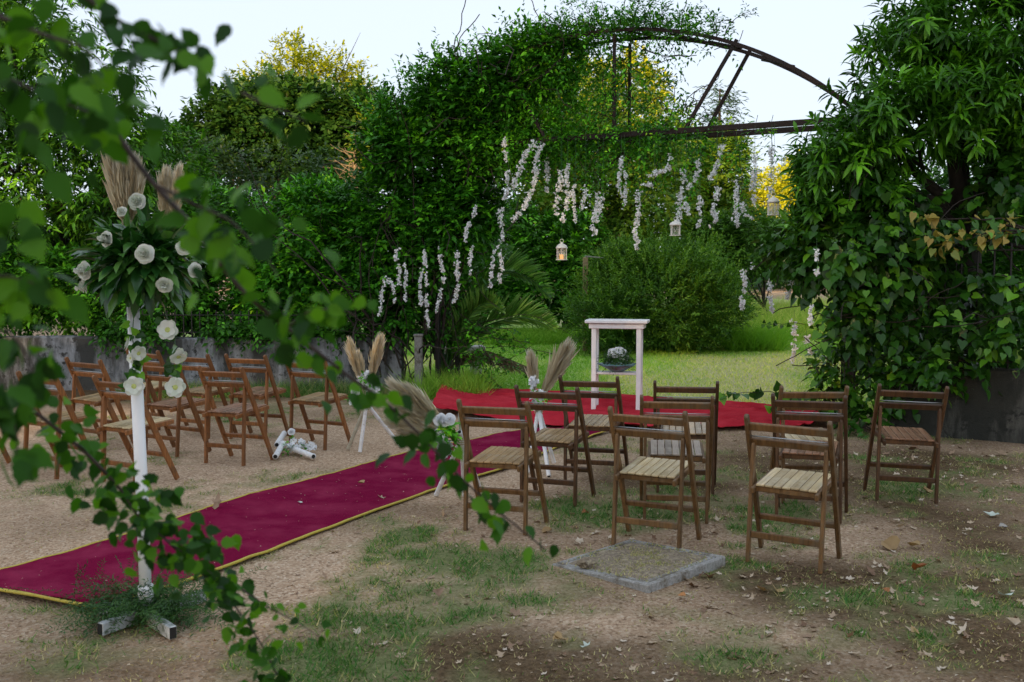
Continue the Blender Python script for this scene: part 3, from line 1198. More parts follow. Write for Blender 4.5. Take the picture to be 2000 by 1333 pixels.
# leaves straggling along the arch and the beam to the right
u = RNG.uniform(1.0, 3.7, 850)
zz = ZT - RAD + np.sqrt(RAD ** 2 - (u - UC) ** 2)
P = np.array([gate_pt(a, z + RNG.normal(0, .07), RNG.uniform(-.12, .55)) for a, z in zip(u, zz)])
keep = RNG.random(len(u)) < np.clip(1.35 - (u - 1.0) / 2.6, .16, 1)
P = P[keep]
parts.append(twig_cloud(P, dir_mix(rvec(len(P)) * .6, .55, .5), .30, 9, .062, .026, spread=.7, tint=(.1, 1)))
u = RNG.uniform(.3, 3.6, 1500)
P = np.array([gate_pt(a, RNG.uniform(2.95, 3.32), RNG.uniform(-.12, .6)) for a in u])
keep = RNG.random(len(u)) < np.clip(1.3 - (u - .3) / 3.0, .14, 1)
parts.append(twig_cloud(P[keep], dir_mix(rvec(keep.sum()), -.2, .5), .28, 8, .062, .028, spread=.7, droop=.6, tint=(.1, 1)))
# hanging curtain between arch and beam on the left
n = 1900
u = np.abs(RNG.normal(0, 1.35, n)) + .4
zt = ZT - RAD + np.sqrt(np.maximum(RAD ** 2 - (u - UC) ** 2, 0))
P = np.array([gate_pt(a, RNG.uniform(3.2, max(z, 3.3)), RNG.uniform(-.1, .55)) for a, z in zip(u, zt)])
ok = (u < 3.3) & (RNG.random(n) < .85)
parts.append(twig_cloud(P[ok], dir_mix(rvec(ok.sum()), -.3, .4), .26, 8, .062, .027, spread=.75, droop=.5, tint=(.15, 1)))
cloud('foliage', local(vine, parts), M['leaf_vine'], vine)
# woody tangle
mb = MB()
l0 = np.array(vine.location)
for i in range(46):
    s = np.array([-1.35 + RNG.normal(0, .35), 13.05 + RNG.normal(0, .15), RNG.uniform(0, .8)])
    mb.tube(wander(s, (RNG.normal(0, .25), 0, 1), RNG.uniform(1.2, 3.2), 12, .22) - l0, np.linspace(.014, .003, 13) * RNG.uniform(.5, 1.3), 5, False)
for i in range(120):
    u = RNG.uniform(.3, 3.6)
    mb.tube(wander(gate_pt(u, RNG.uniform(2.95, 4.45), RNG.uniform(-.05, .5)), (GU[0] * RNG.normal(0, 1), GU[1] * RNG.normal(), RNG.normal(0, .9)), RNG.uniform(.3, .9), 8, .35) - l0, .005, 4, False)
for i in range(90):
    b_ = VB[RNG.integers(0, len(VB))]
    p = b_[0] + rvec(1)[0] * b_[1] * .9
    p[1] -= .1
    mb.tube(wander(p, (RNG.normal(), -.3, RNG.normal()), RNG.uniform(.5, 1.4), 9, .35, .05) - l0, .006, 4, False)
mb.build('stem', M['twig'], vine, True)['kind'] = 'stuff'
# thin sprays above the arch
mb = MB()
SP = []
for px, py, h_, dx in [(1210, 55, .42, .0), (1255, 55, .40, .12), (1180, 60, .34, -.1), (1290, 60, .25, .1), (1130, 60, .26, -.1), (1330, 55, .22, .12), (1415, 70, .30, .14), (1400, 75, .2, -.06), (1235, 55, .46, .05), (1160, 62, .3, .02), (1080, 75, .2, 0), (1275, 55, .34, -.12)]:
    p = on_gate(px, py)
    q = wander(p, (dx * 2.5, -.1, .9), h_ * 1.35, 7, .16)
    mb.tube(q - l0, np.linspace(.006, .002, 8), 4, False)
    for k in range(1, 8):
        for j in range(3):
            SP.append((q[k], (RNG.normal(), RNG.normal() * .5, .5 + RNG.normal() * .4)))
mb.build('shoot', M['twig'], vine, True)['kind'] = 'stuff'
P = np.array([s[0] for s in SP])
D = np.array([s[1] for s in SP])
cloud('foliage', local(vine, [twig_cloud(P, D, .13, 4, .05, .02, spread=.7, tint=(.1, .8))]), M['leaf_vine'], vine)

# ---- thin creepers hanging from the beam in the opening, and by the left post
cr = plant('hanging_creeper', 'thin leafy creeper strands hanging from the beam in the gateway', 'creeper', tuple(gate_pt(2.2, 3.1)))
mb = MB()
SP = []
l0 = np.array(cr.location)
CR = [(1205, 290, 60), (1170, 345, 60), (1180, 300, 50), (1258, 270, 110), (1320, 270, 60), (1395, 250, 90), (1480, 255, 50), (1510, 255, 40), (1290, 310, 70), (1350, 330, 60), (1090, 290, 80), (1020, 290, 90), (1440, 300, 60), (1230, 300, 60), (1130, 300, 60), (1060, 300, 50), (1265, 330, 55), (1375, 290, 60)]
for px, py, ln in CR:
    p = on_gate(px, py - 30, RNG.uniform(0, .4))
    L_ = (ln + 50) * p[1] / FPX
    q = wander(p, (RNG.normal(0, .15), 0, -1), L_, 9, .12)
    mb.tube(q - l0, .003, 4, False)
    for k in range(1, 10):
        for j in range(2):
            SP.append((q[k], (RNG.normal(), RNG.normal() * .5, -.2 + RNG.normal() * .4)))
mb.build('stem', M['twig'], cr, True)['kind'] = 'stuff'
P = np.array([s[0] for s in SP])
D = np.array([s[1] for s in SP])
cloud('foliage', local(cr, [twig_cloud(P, D, .13, 5, .055, .026, spread=.7, tint=(.35, 1))]), M['leaf_vine'], cr)

cr = plant('creeper', 'loose small leaved creeper trailing right of the left gate post', 'creeper', (*at(930, 800, 12.9)[:2], 0))
l0 = np.array(cr.location)
mb = MB()
SP = []
for k in range(26):
    p = at(RNG.uniform(860, 980), RNG.uniform(610, 720), 12.8 + RNG.uniform(-.2, .4))
    q = wander(p, (.8 + RNG.normal(0, .4), RNG.normal(0, .3), RNG.normal(-.1, .4)), RNG.uniform(.4, .9), 8, .2, .10)
    mb.tube(q - l0, .004, 4, False)
    for j in range(1, 9):
        SP += [(q[j], RNG.normal(size=3))] * 1
mb.build('stem', M['twig'], cr, True)['kind'] = 'stuff'
P = np.array([s[0] for s in SP])
D = np.array([s[1] for s in SP])
cloud('foliage', local(cr, [twig_cloud(P, D, .12, 4, .055, .035, spread=.8, tint=(.1, .9))]), M['leaf_vine'], cr)


# ---- hedges and trees left
def hedge(name, label, cat, base, blobs, n, tl, k, L, W, mat, up=.3, jit=.5, lump=7, T=T4, droop=.3, shell=(.5, 1.04), trunk=None, keep=.5, tint=(0, 1), spread=.85, ldroop=.2, fork=.3, lsize=(.28, .45), lplace=(.55, .95)):
    if T is T4 and base[1] > 18:
        T = T2                            # far leaves: two faces are enough
    o = plant(name, label, cat, base)
    LB = lumps(blobs, lump, lsize, lplace)
    P, O = sample_blobs(blobs + LB, n, shell, keep)
    cloud('crown', local(o, [twig_cloud(P, dir_mix(O, up, jit), tl, k, L, W, T, spread=spread, droop=droop, tint=tint, ldroop=ldroop)]), M[mat], o)
    tg = [b[0] + rvec(1)[0] * b[1] * .35 for b in blobs for _ in range(2)]
    wood_part('trunk', o, base, tg, trunk or .035, M['bark'], fork=fork)
    return o


hedge('hedge_shrub', 'bright green leafy shrub above the white wall, left of the vine', 'shrub', (-2.9, 13.9, 0),
      [px_blob(600, 470, 13.8, 110, 105, .7), px_blob(660, 540, 13.8, 100, 100, .6), px_blob(540, 560, 13.9, 90, 90, .6), px_blob(640, 410, 14.0, 75, 65, .5)],
      7000, .20, 6, .10, .046, 'leaf_vine', tint=(.15, 1))
hedge('hedge_shrub', 'dark green hedge behind the white wall, under the tall leafy tree', 'shrub', (-4.6, 14.0, 0),
      [px_blob(430, 560, 14.1, 110, 90, .6), px_blob(300, 570, 14.0, 110, 80, .6), px_blob(160, 570, 14.0, 120, 80, .6), px_blob(20, 570, 14.1, 120, 80, .6), px_blob(430, 450, 14.4, 90, 90, .6)],
      8500, .20, 6, .095, .044, 'leaf_hedge')
hedge('broadleaf_tree', 'tall leafy tree with drooping leaves at the left edge', 'tree', (-5.9, 15.0, 0),
      [px_blob(60, 380, 15.0, 170, 170, 1.1), px_blob(190, 300, 15.0, 110, 130, .9), px_blob(240, 400, 14.8, 100, 120, .8), px_blob(120, 150, 15.4, 150, 120, 1.0),
       px_blob(-80, 200, 15.2, 140, 200, 1.1), px_blob(100, 500, 14.8, 150, 100, .8), px_blob(20, 10, 15.6, 150, 110, 1.0), px_blob(265, 285, 14.9, 60, 75, .6)],
      7800, .26, 7, .15, .042, 'leaf_tree', up=.1, T=T4, droop=.5, ldroop=.6, trunk=.16)
wi = plant('wall_ivy', 'ivy fringe hanging over the top of the stained white wall', 'ivy', (-4.0, 13.25, .7))
n = 1500
P = np.stack([RNG.uniform(-8.5, -1.5, n), 13.22 + RNG.normal(0, .10, n), .74 + np.abs(RNG.normal(0, .12, n))], 1)
ok = NZ.fbm(P[:, 0] * 1.4, P[:, 0] * 0 + 5) > .40
P = P[ok]
D = np.stack([RNG.normal(0, .7, len(P)), -np.abs(RNG.normal(.4, .4, len(P))), RNG.normal(0, .4, len(P))], 1)
cloud('foliage', local(wi, [twig_cloud(P, D, .22, 6, .085, .042, droop=.7, ldroop=.4, tint=(0, .8))]), M['leaf_hedge'], wi)
# small trees behind, closing gaps left
hedge('broadleaf_tree', 'mid green tree between the tall left tree and the round tree', 'tree', (-7.2, 20, 0),
      [px_blob(330, 330, 20, 70, 80, 1.0), px_blob(340, 430, 20, 110, 90, 1.0), px_blob(250, 480, 20, 160, 90, 1.0)],
      4200, .3, 6, .15, .06, 'leaf_tree', trunk=.1)

# ---- far trees behind the hedge
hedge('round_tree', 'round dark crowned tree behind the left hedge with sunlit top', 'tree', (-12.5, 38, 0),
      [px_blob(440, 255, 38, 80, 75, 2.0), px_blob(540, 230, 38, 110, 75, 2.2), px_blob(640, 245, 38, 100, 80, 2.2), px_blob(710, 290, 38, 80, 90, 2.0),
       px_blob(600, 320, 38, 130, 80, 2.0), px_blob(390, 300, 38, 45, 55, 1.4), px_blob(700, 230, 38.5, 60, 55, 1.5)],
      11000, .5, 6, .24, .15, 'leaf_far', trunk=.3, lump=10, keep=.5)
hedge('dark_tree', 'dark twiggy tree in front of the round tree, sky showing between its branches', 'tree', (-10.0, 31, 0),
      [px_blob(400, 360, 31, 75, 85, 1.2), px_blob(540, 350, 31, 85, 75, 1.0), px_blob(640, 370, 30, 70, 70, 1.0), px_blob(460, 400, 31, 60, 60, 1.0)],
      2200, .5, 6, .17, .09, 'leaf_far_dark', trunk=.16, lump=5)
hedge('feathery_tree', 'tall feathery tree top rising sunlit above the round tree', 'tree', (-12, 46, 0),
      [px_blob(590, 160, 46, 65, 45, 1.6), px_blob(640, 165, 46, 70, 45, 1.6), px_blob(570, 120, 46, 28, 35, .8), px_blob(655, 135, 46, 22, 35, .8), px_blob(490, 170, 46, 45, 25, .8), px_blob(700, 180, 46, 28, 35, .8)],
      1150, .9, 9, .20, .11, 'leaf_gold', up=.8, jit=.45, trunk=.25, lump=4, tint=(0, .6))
o = plant('bare_tree', 'bare branched tree glowing orange in the low sun beside yellow foliage', 'tree', (*at(700, 600, 27)[:2], 0))
l0 = np.array(o.location)
mb = MB()
mb.tube(np.array([at(702, 560, 27), at(700, 400, 27), at(694, 330, 27), at(692, 255, 27)]) - l0, [.09, .07, .05, .02], 6)
for i in range(26):
    p = at(RNG.uniform(692, 702), RNG.uniform(300, 400), 27)
    q = wander(p, (-1, RNG.normal(0, .4), RNG.uniform(-.1, .9)), RNG.uniform(.5, 1.1), 6, .18)
    mb.tube(q - l0, np.linspace(.022, .005, 7), 5, False)
mb.build('trunk', M['twig_sunlit'], o, True)
P, O = sample_blobs([px_blob(730, 265, 27, 42, 45, .6), px_blob(745, 300, 27, 40, 45, .6)], 420, (.4, 1), .9)
cloud('crown', local(o, [twig_cloud(P, dir_mix(O, .4), .3, 6, .11, .07, tint=(.2, 1))]), M['leaf_gold'], o)

# ---- trees beyond the gateway
hedge('broadleaf_tree', 'tall green tree beyond the gateway, filling the arch behind the vine', 'tree', (1.5, 26, 0),
      [px_blob(1090, 300, 26, 130, 120, 1.6), px_blob(1200, 280, 27, 110, 130, 1.6), px_blob(1110, 190, 27, 70, 70, 1.2), px_blob(1260, 360, 26, 110, 100, 1.5),
       px_blob(1040, 400, 25, 90, 100, 1.4), px_blob(1180, 400, 25.5, 130, 80, 1.4), px_blob(1300, 250, 27.5, 50, 60, 1.0)],
      6800, .34, 6, .155, .08, 'leaf_mid', trunk=.2, lump=8, tint=(.25, 1), up=0, droop=.5)
hedge('golden_tree', 'sunlit golden tree glimpsed through the arch beside the rusty verticals', 'tree', (5.2, 46, 0),
      [px_blob(1230, 190, 46, 60, 85, 1.6), px_blob(1150, 190, 46, 60, 70, 1.6), px_blob(1090, 340, 45, 60, 60, 1.5), px_blob(1230, 300, 46, 60, 60, 1.6), px_blob(1060, 200, 46, 60, 80, 1.6)],
      3200, .5, 6, .24, .15, 'leaf_gold', trunk=.22, lump=6)
hedge('broadleaf_tree', 'green tree with yellow flecks behind the right hanging garlands', 'tree', (7.2, 30, 0),
      [px_blob(1390, 330, 30, 75, 80, 1.5), px_blob(1340, 390, 30, 80, 80, 1.5), px_blob(1400, 420, 30, 50, 50, 1.2), px_blob(1310, 310, 30, 60, 60, 1.3)],
      4200, .36, 6, .17, .09, 'leaf_mid', trunk=.18, lump=7, tint=(.2, 1))
hedge('golden_shrub', 'bright yellow sunlit shrub far behind the right hanging garlands', 'shrub', (17.5, 70, 0),
      [px_blob(1505, 370, 70, 60, 34, 1.2), px_blob(1465, 400, 70, 60, 28, 1.2), px_blob(1545, 390, 70, 55, 32, 1.0), px_blob(1570, 340, 70, 50, 35, 1.0)],
      3000, .6, 6, .22, .15, 'leaf_gold', trunk=.2, lump=8, tint=(.6, 1))
hedge('golden_shrub', 'small patch of golden foliage high behind the hanging garlands', 'shrub', (7.6, 40, 0),
      [px_blob(1370, 295, 40, 26, 20, .6), px_blob(1400, 300, 40, 20, 14, .5)], 260, .4, 6, .18, .12, 'leaf_gold', trunk=.1, lump=3, tint=(.5, 1))


def conifer(label, px, top, bot, Y, wpx, n=900):
    base = at(px, bot, Y)
    base[2] = 0
    o = plant('conifer', label, 'tree', tuple(base))
    zt = at(px, top, Y)[2]
    t = RNG.random(n) ** .75
    R_ = wpx * Y / FPX * t * (.75 + .5 * RNG.random(n)) * (.7 + .5 * np.abs(np.sin(t * 19)))
    a = RNG.uniform(0, 6.28, n)
    P = np.stack([base[0] + R_ * np.cos(a), base[1] + R_ * np.sin(a), zt - t * (zt - .5)], 1)
    D = np.stack([np.cos(a), np.sin(a), np.full(n, -.05)], 1)
    cloud('crown', local(o, [twig_cloud(P, dir_mix(D, .1, .2), .8, 8, .26, .05, spread=.8, droop=.1)]), M['leaf_pine'], o)
    mb = MB()
    mb.tube([(0, 0, -.1), (0, 0, zt * .6), (0, 0, zt * .98)], [.22, .12, .03], 7)
    mb.build('trunk', M['bark'], o)


conifer('dark conifer tip rising behind the slanting arch struts', 1400, 165, 600, 40, 62)
conifer('dark conifer in the gap between garlands and right tree', 1535, 305, 600, 85, 60, 1100)
conifer('pointed conifer standing just beside the right tree', 1590, 285, 600, 88, 60, 900)
hedge('dark_shrub', 'deep green shrub behind the round bush, under the yellow shrub', 'shrub', (6.5, 25, 0),
      [px_blob(1450, 465, 25, 75, 50, 1.2), px_blob(1400, 480, 25, 60, 50, 1.0), px_blob(1540, 470, 27, 70, 50, 1.0), px_blob(1490, 500, 26, 60, 30, .8)],
      4500, .3, 6, .13, .065, 'leaf_bush', trunk=.06, tint=(0, .7))
hedge('dark_shrub', 'dark green hedge on the far side of the lawn, behind the lantern', 'shrub', (1.0, 23.5, 0),
      [px_blob(1010, 500, 23.5, 90, 100, 1.0), px_blob(1080, 520, 23.5, 70, 90, .9), px_blob(940, 500, 24, 90, 110, 1.0), px_blob(1120, 480, 24, 70, 60, .9), px_blob(1060, 570, 23, 90, 45, .7), px_blob(860, 520, 24, 80, 100, 1.0), px_blob(760, 540, 24, 80, 90, 1.0), px_blob(1150, 560, 23.5, 60, 60, .7)],
      10500, .30, 6, .13, .065, 'leaf_hedge', trunk=.08)
hedge('distant_shrub', 'row of distant low shrubs at the end of the meadow', 'shrub', (11.5, 36, 0),
      [px_blob(1490, 525, 36, 60, 22, .8), px_blob(1570, 515, 36, 70, 30, .8), px_blob(1650, 500, 36, 70, 40, .8), px_blob(1720, 500, 36, 70, 40, .8)],
      1500, .4, 6, .15, .08, 'leaf_far_dark', trunk=.06)
n = 5200
X = RNG.uniform(-65, 80, n)
Y = RNG.uniform(92, 104, n)
P = np.stack([X, Y, RNG.random(n) * (4.2 + 5 * NZ.fbm(X * .16, Y * .05))], 1)
tag(cloud('far_wood', [twig_cloud(P, dir_mix(rvec(n), .4), 1.2, 6, .75, .5, T2)], M['leaf_far']), 'distant wood closing the view beyond the meadow', 'wood')
# ---- the big rounded bush
hedge('round_bush', 'large rounded grey green bush on the lawn behind the white table', 'bush', (3.2, 20.2, 0),
      [px_blob(1285, 585, 20.0, 150, 85, 1.4), px_blob(1200, 600, 19.8, 85, 70, 1.1), px_blob(1380, 600, 20.0, 75, 70, 1.1), px_blob(1290, 535, 20.4, 100, 45, 1.0), px_blob(1365, 545, 20.4, 60, 42, .8), px_blob(1220, 540, 20.2, 60, 50, .9), px_blob(1168, 622, 19.0, 52, 52, .6)],
      14500, .30, 8, .085, .028, 'leaf_bush', up=.75, jit=.45, trunk=.05, lump=9, droop=.25, spread=.55, shell=(.6, 1.06), fork=.12, lsize=(.22, .42), lplace=(.85, 1.15))

rb = [o_ for o_ in COL.objects if o_.name.startswith('round_bush')][0]
P, O = sample_blobs([px_blob(1285, 585, 20.0, 150, 85, 1.4), px_blob(1290, 520, 20.4, 110, 60, 1.1), px_blob(1370, 540, 20.4, 75, 60, .9), px_blob(1210, 560, 20.2, 75, 60, .9)], 1500, (.85, 1.05), .8)
ok = O[:, 2] > -.1
cloud('shoots', local(rb, [twig_cloud(P[ok], dir_mix(O[ok] * .6, 1.0, .35), .45, 12, .075, .022, T2, spread=.5, droop=.25, tint=(.35, 1))]), M['leaf_bush'], rb)

# ---- trees right: beyond the wall
hedge('dark_shrub', 'deep dark shrub mass behind the right wall, under the large tree', 'shrub', (6.0, 11.4, 0),
      [px_blob(1760, 560, 11.4, 90, 110, .5), px_blob(1860, 480, 11.5, 110, 120, .5), px_blob(1960, 520, 11.4, 110, 140, .5), px_blob(1850, 640, 11.2, 110, 80, .4), px_blob(1980, 650, 11.2, 90, 80, .4), px_blob(1740, 680, 11.2, 60, 60, .3)],
      4600, .2, 6, .10, .05, 'leaf_hedge', tint=(0, .75))
hedge('broadleaf_tree', 'leafy tree behind the dark wall, seen through the right tree', 'tree', (8.5, 16, 0),
      [px_blob(1800, 420, 16, 160, 150, 1.2), px_blob(1950, 500, 16, 150, 150, 1.2), px_blob(1850, 580, 15, 160, 80, 1.0), px_blob(1990, 300, 16, 120, 150, 1.2), px_blob(1720, 560, 16.5, 60, 70, .8)],
      3600, .3, 6, .13, .06, 'leaf_tree', trunk=.15, tint=(.2, 1))

bt = plant('mango_tree', 'large tree with long drooping leaves in whorls, filling the right side', 'tree', (4.55, 10.2, 0))
TB = [px_blob(1760, 230, 10.0, 160, 120, .8), px_blob(1640, 290, 9.9, 95, 95, .7), px_blob(1880, 190, 10.1, 170, 150, .9), px_blob(1930, 40, 10.4, 190, 120, 1.0),
      px_blob(1790, 90, 10.3, 90, 90, .7), px_blob(1600, 370, 10.0, 65, 75, .5), px_blob(1690, 390, 10.1, 110, 70, .6), px_blob(2050, 250, 10.2, 140, 200, 1.0), px_blob(1980, -120, 10.6, 240, 130, 1.1), px_blob(1580, 440, 10.1, 45, 60, .4)]
LB = lumps(TB, 6, (.3, .5))
P, O = sample_blobs(TB + LB, 3300, (.40, 1.02), .4)
h2 = len(P) // 3
parts = [whorl_cloud(P[h2:], dir_mix(O[h2:], .45, .4), 13, .155, .042, tint=(0, .9)), whorl_cloud(P[:h2], dir_mix(O[:h2], .5, .35), 12, .19, .048, tint=(.1, 1))]
cloud('crown', local(bt, parts), M['leaf_long'], bt)
l0 = np.array(bt.location)
mb = MB()
tb = at(1895, 760, 10.2)
mb.tube(np.array([[tb[0], 10.2, -.1], at(1900, 640, 10.2), at(1890, 480, 10.2), at(1870, 380, 10.2)]) - l0, [.17, .13, .12, .11], 10)
f0 = at(1880, 420, 10.2)
for px, py, Y, rr in [(1640, 300, 10.0, .07), (1720, 230, 10.0, .08), (1800, 120, 10.1, .09), (1930, 90, 10.3, .10), (2030, 220, 10.2, .08), (1990, 330, 10.1, .06), (1620, 400, 10.0, .06), (1700, 350, 9.9, .05), (1970, 480, 10.3, .07)]:
    e = at(px, py, Y)
    m1 = (f0 + e) / 2 + RNG.normal(0, .09, 3)
    mb.tube(np.array([f0 + (0, 0, -.1), f0 + (m1 - f0) * .5, m1, e]) - l0, [rr, rr * .8, rr * .55, rr * .15], 7)
    for k in range(4):
        s = f0 + (e - f0) * RNG.uniform(.4, .9)
        mb.tube(wander(s, (e - f0) + rvec(1)[0] * .7, .6, 5, .15) - l0, np.linspace(.02, .006, 6), 5)
mb.build('trunk', M['bark'], bt, True)


# broad leaved climber in front of it: the nearest leaves one by one, the rest as a mass
def leaf_mesh(name, T, mat):
    tv, tf = T
    V_ = tv.copy()
    me = np_mesh(name, V_, tf, np.full(len(V_), .5), smooth=True)
    me.materials.append(mat)
    return me


def single_leaves(parent, P, A, N, L, W, T, mats, name='leaf'):
    """each leaf an object of its own, sharing a few meshes"""
    l = np.array(parent.location)
    var = []
    for mt in mats:
        for tt in (.15, .4, .65, .9):
            tv, tf = T
            me = np_mesh(name, tv, tf, np.full(len(tv), tt), smooth=True)
            me.materials.append(mt)
            var.append(me)
    A = nrm(A)
    N = nrm(N - (N * A).sum(1, keepdims=True) * A)
    B = np.cross(N, A)
    out = []
    for i in range(len(P)):
        o = bpy.data.objects.new(name, var[RNG.integers(0, len(var))])
        COL.objects.link(o)
        o.parent = parent
        mt = Matrix(((A[i][0] * L[i], B[i][0] * W[i], N[i][0] * L[i], P[i][0] - l[0]),
                     (A[i][1] * L[i], B[i][1] * W[i], N[i][1] * L[i], P[i][1] - l[1]),
                     (A[i][2] * L[i], B[i][2] * W[i], N[i][2] * L[i], P[i][2] - l[2]), (0, 0, 0, 1)))
        o.matrix_basis = mt
        out.append(o)
    return out


cl = plant('climber', 'broad heart leaved climber hanging under the right tree', 'climber', (4.2, 9.5, 0))
CB_ = [px_blob(1690, 510, 9.7, 105, 85, .45), px_blob(1790, 450, 9.6, 85, 70, .4), px_blob(1620, 490, 9.8, 70, 80, .4), px_blob(1730, 600, 9.6, 75, 60, .35),
       px_blob(1660, 610, 9.7, 60, 50, .3), px_blob(1560, 480, 10.0, 40, 55, .3), px_blob(1720, 410, 9.7, 90, 60, .4), px_blob(1800, 530, 9.6, 55, 60, .3), px_blob(1880, 600, 9.4, 60, 70, .25), px_blob(1965, 620, 9.2, 60, 80, .25), px_blob(1960, 380, 9.7, 80, 50, .3), px_blob(1880, 690, 9.3, 70, 40, .2)]
P, O = sample_blobs(CB_ + lumps(CB_, 4), 1350, (.45, 1.02), .4)
cloud('foliage', local(cl, [twig_cloud(P, dir_mix(O, -.1, .5), .22, 5, .092, .078, THEART, spread=.8, droop=.5, ldroop=.6, tint=(0, .88))]), M['leaf_heart'], cl)
P, O = sample_blobs(CB_, 900, (.98, 1.05), .95)
ok = (O[:, 1] < -.35)
P, O = P[ok][:170], O[ok][:170]
A = np.stack([RNG.normal(0, .5, len(P)), RNG.normal(-.3, .3, len(P)), RNG.normal(-.6, .35, len(P))], 1)
N = O + UP * .7 + rvec(len(P)) * .35
L = RNG.uniform(.08, .135, len(P))
single_leaves(cl, P, A, N, L, L * .88, THEART, [M['leaf_heart']])
l0 = np.array(cl.location)
mb = MB()
for k in range(40):
    b_ = CB_[RNG.integers(0, len(CB_))]
    mb.tube(wander(b_[0] + rvec(1)[0] * b_[1] * .8, (RNG.normal(), RNG.normal() * .3, RNG.normal(0, .6)), RNG.uniform(.4, 1.0), 8, .2, .06) - l0, .005, 4, False)
mb.build('stem', M['twig'], cl, True)['kind'] = 'stuff'

yl = plant('yellowing_branch', 'branch of yellowing brown edged leaves at the right edge', 'branch', tuple(at(1990, 470, 9.2)))
P, O = sample_blobs([px_blob(1900, 455, 9.1, 75, 40, .18), px_blob(1840, 470, 9.1, 55, 30, .15), px_blob(1960, 440, 9.1, 55, 35, .18), px_blob(1800, 425, 9.1, 35, 18, .1)], 150, (.3, 1), 1.0)
A = np.stack([RNG.normal(-.2, .6, len(P)), RNG.normal(-.3, .3, len(P)), RNG.normal(-.4, .4, len(P))], 1)
L = RNG.uniform(.06, .12, len(P))
single_leaves(yl, P, A, O * .4 + UP + rvec(len(P)) * .5, L, L * .7, THEART, [M['leaf_yellowing'], M['leaf_yellowing'], M['leaf_heart']])
l0 = np.array(yl.location)
mb = MB()
for e in [(1800, 430), (1860, 480), (1900, 430), (1880, 500)]:
    p = at(2010, 450, 9.15)
    q = at(*e, 9.1)
    mb.tube(np.array([p, (p + q) / 2 + (0, 0, .06), q]) - l0, [.012, .008, .003], 5, False)
mb.build('twig', M['twig'], yl, True)

hb = plant('leafy_branch', 'leafy branch of round leaves reaching out below the yellowing leaves', 'branch', tuple(at(1995, 560, 9.1)))
l0 = np.array(hb.location)
p = at(2010, 560, 9.1)
q = at(1895, 545, 9.1)
mb = MB()
path = polyline([p, at(1960, 538, 9.1), q], 14)
mb.tube(path - l0, np.linspace(.010, .003, 14), 5, False)
mb.build('twig', M['twig'], hb, True)
P = path[2:] + RNG.normal(0, .012, (12, 3))
A = np.stack([RNG.normal(-.4, .4, 12), RNG.normal(-.3, .3, 12), RNG.normal(-.5, .3, 12)], 1)
L = RNG.uniform(.10, .15, 12)
single_leaves(hb, P, A, UP + np.array([0, -.8, 0]) + rvec(12) * .3, L, L * .72, THEART, [M['leaf_heart']])

# ivy at the foot of the right post
iv = plant('ivy_clump', 'bright green ivy clump at the foot of the right gate post', 'ivy', (3.3, 10.2, 0))
IB = [px_blob(1640, 720, 10.1, 48, 55, .3), px_blob(1660, 670, 10.2, 40, 40, .25), px_blob(1700, 760, 9.8, 50, 50, .25), px_blob(1690, 830, 9.6, 40, 40, .2), px_blob(1620, 770, 10.0, 30, 35, .2), px_blob(1760, 740, 9.6, 60, 45, .2), px_blob(1830, 720, 9.4, 60, 40, .2)]
P, O = sample_blobs(IB, 620, (.5, 1.05), .4)
cloud('foliage', local(iv, [twig_cloud(P, dir_mix(O, 0, .5), .15, 4, .075, .06, THEART, droop=.3, ldroop=.5, tint=(.2, 1))]), M['leaf_heart'], iv)
mb = MB()
l0 = np.array(iv.location)
for k in range(26):
    b_ = IB[RNG.integers(0, len(IB))]
    mb.tube(wander(b_[0], (RNG.normal(), RNG.normal() * .3, RNG.normal()), .5, 7, .25) - l0, .005, 4, False)
mb.build('stem', M['twig'], iv, True)['kind'] = 'stuff'
# trailing shoot across the lawn view, and one on the red carpet
for nm, lab, path, sz in [('vine_shoot', 'thin vine shoot reaching left into the gateway at mid height', [(1680, 640), (1600, 635), (1540, 632), (1490, 634)], .055),
                          ('vine_shoot', 'leafy vine shoot trailing left above the red carpet', [(1640, 770), (1560, 772), (1490, 768), (1410, 770)], .10),
                          ('vine_shoot', 'short drooping vine shoot hanging over the back edge of the red carpet', [(1560, 772), (1530, 790), (1510, 800)], .085)]:
    pts = polyline([at(*q, 9.9) for q in path], 16)
    pts[:, 2] += RNG.normal(0, .012, 16)
    o = plant(nm, lab, 'vine', tuple(pts[0]))
    l0 = np.array(o.location)
    mb = MB()
    mb.tube(pts - l0, np.linspace(.006, .002, 16), 5, False)
    mb.build('stem', M['twig'], o, True)['kind'] = 'stuff'
    k = 22
    P = pts[RNG.integers(3, 16, k)] + RNG.normal(0, .014, (k, 3))
    A = np.stack([RNG.normal(-.2, .6, k), RNG.normal(-.3, .3, k), RNG.normal(-.5, .4, k)], 1)
    L = RNG.uniform(.7, 1.2, k) * sz
    single_leaves(o, P, A, UP * .6 + np.array([0, -1, 0]) + rvec(k) * .5, L, L * .85, THEART, [M['leaf_heart']])

# ---- palm by the left post
pm = plant('palm', 'young palm with arching fronds beside the left gate post', 'palm', (*at(872, 800, 13.9)[:2], 0))
l0 = np.array(pm.location)


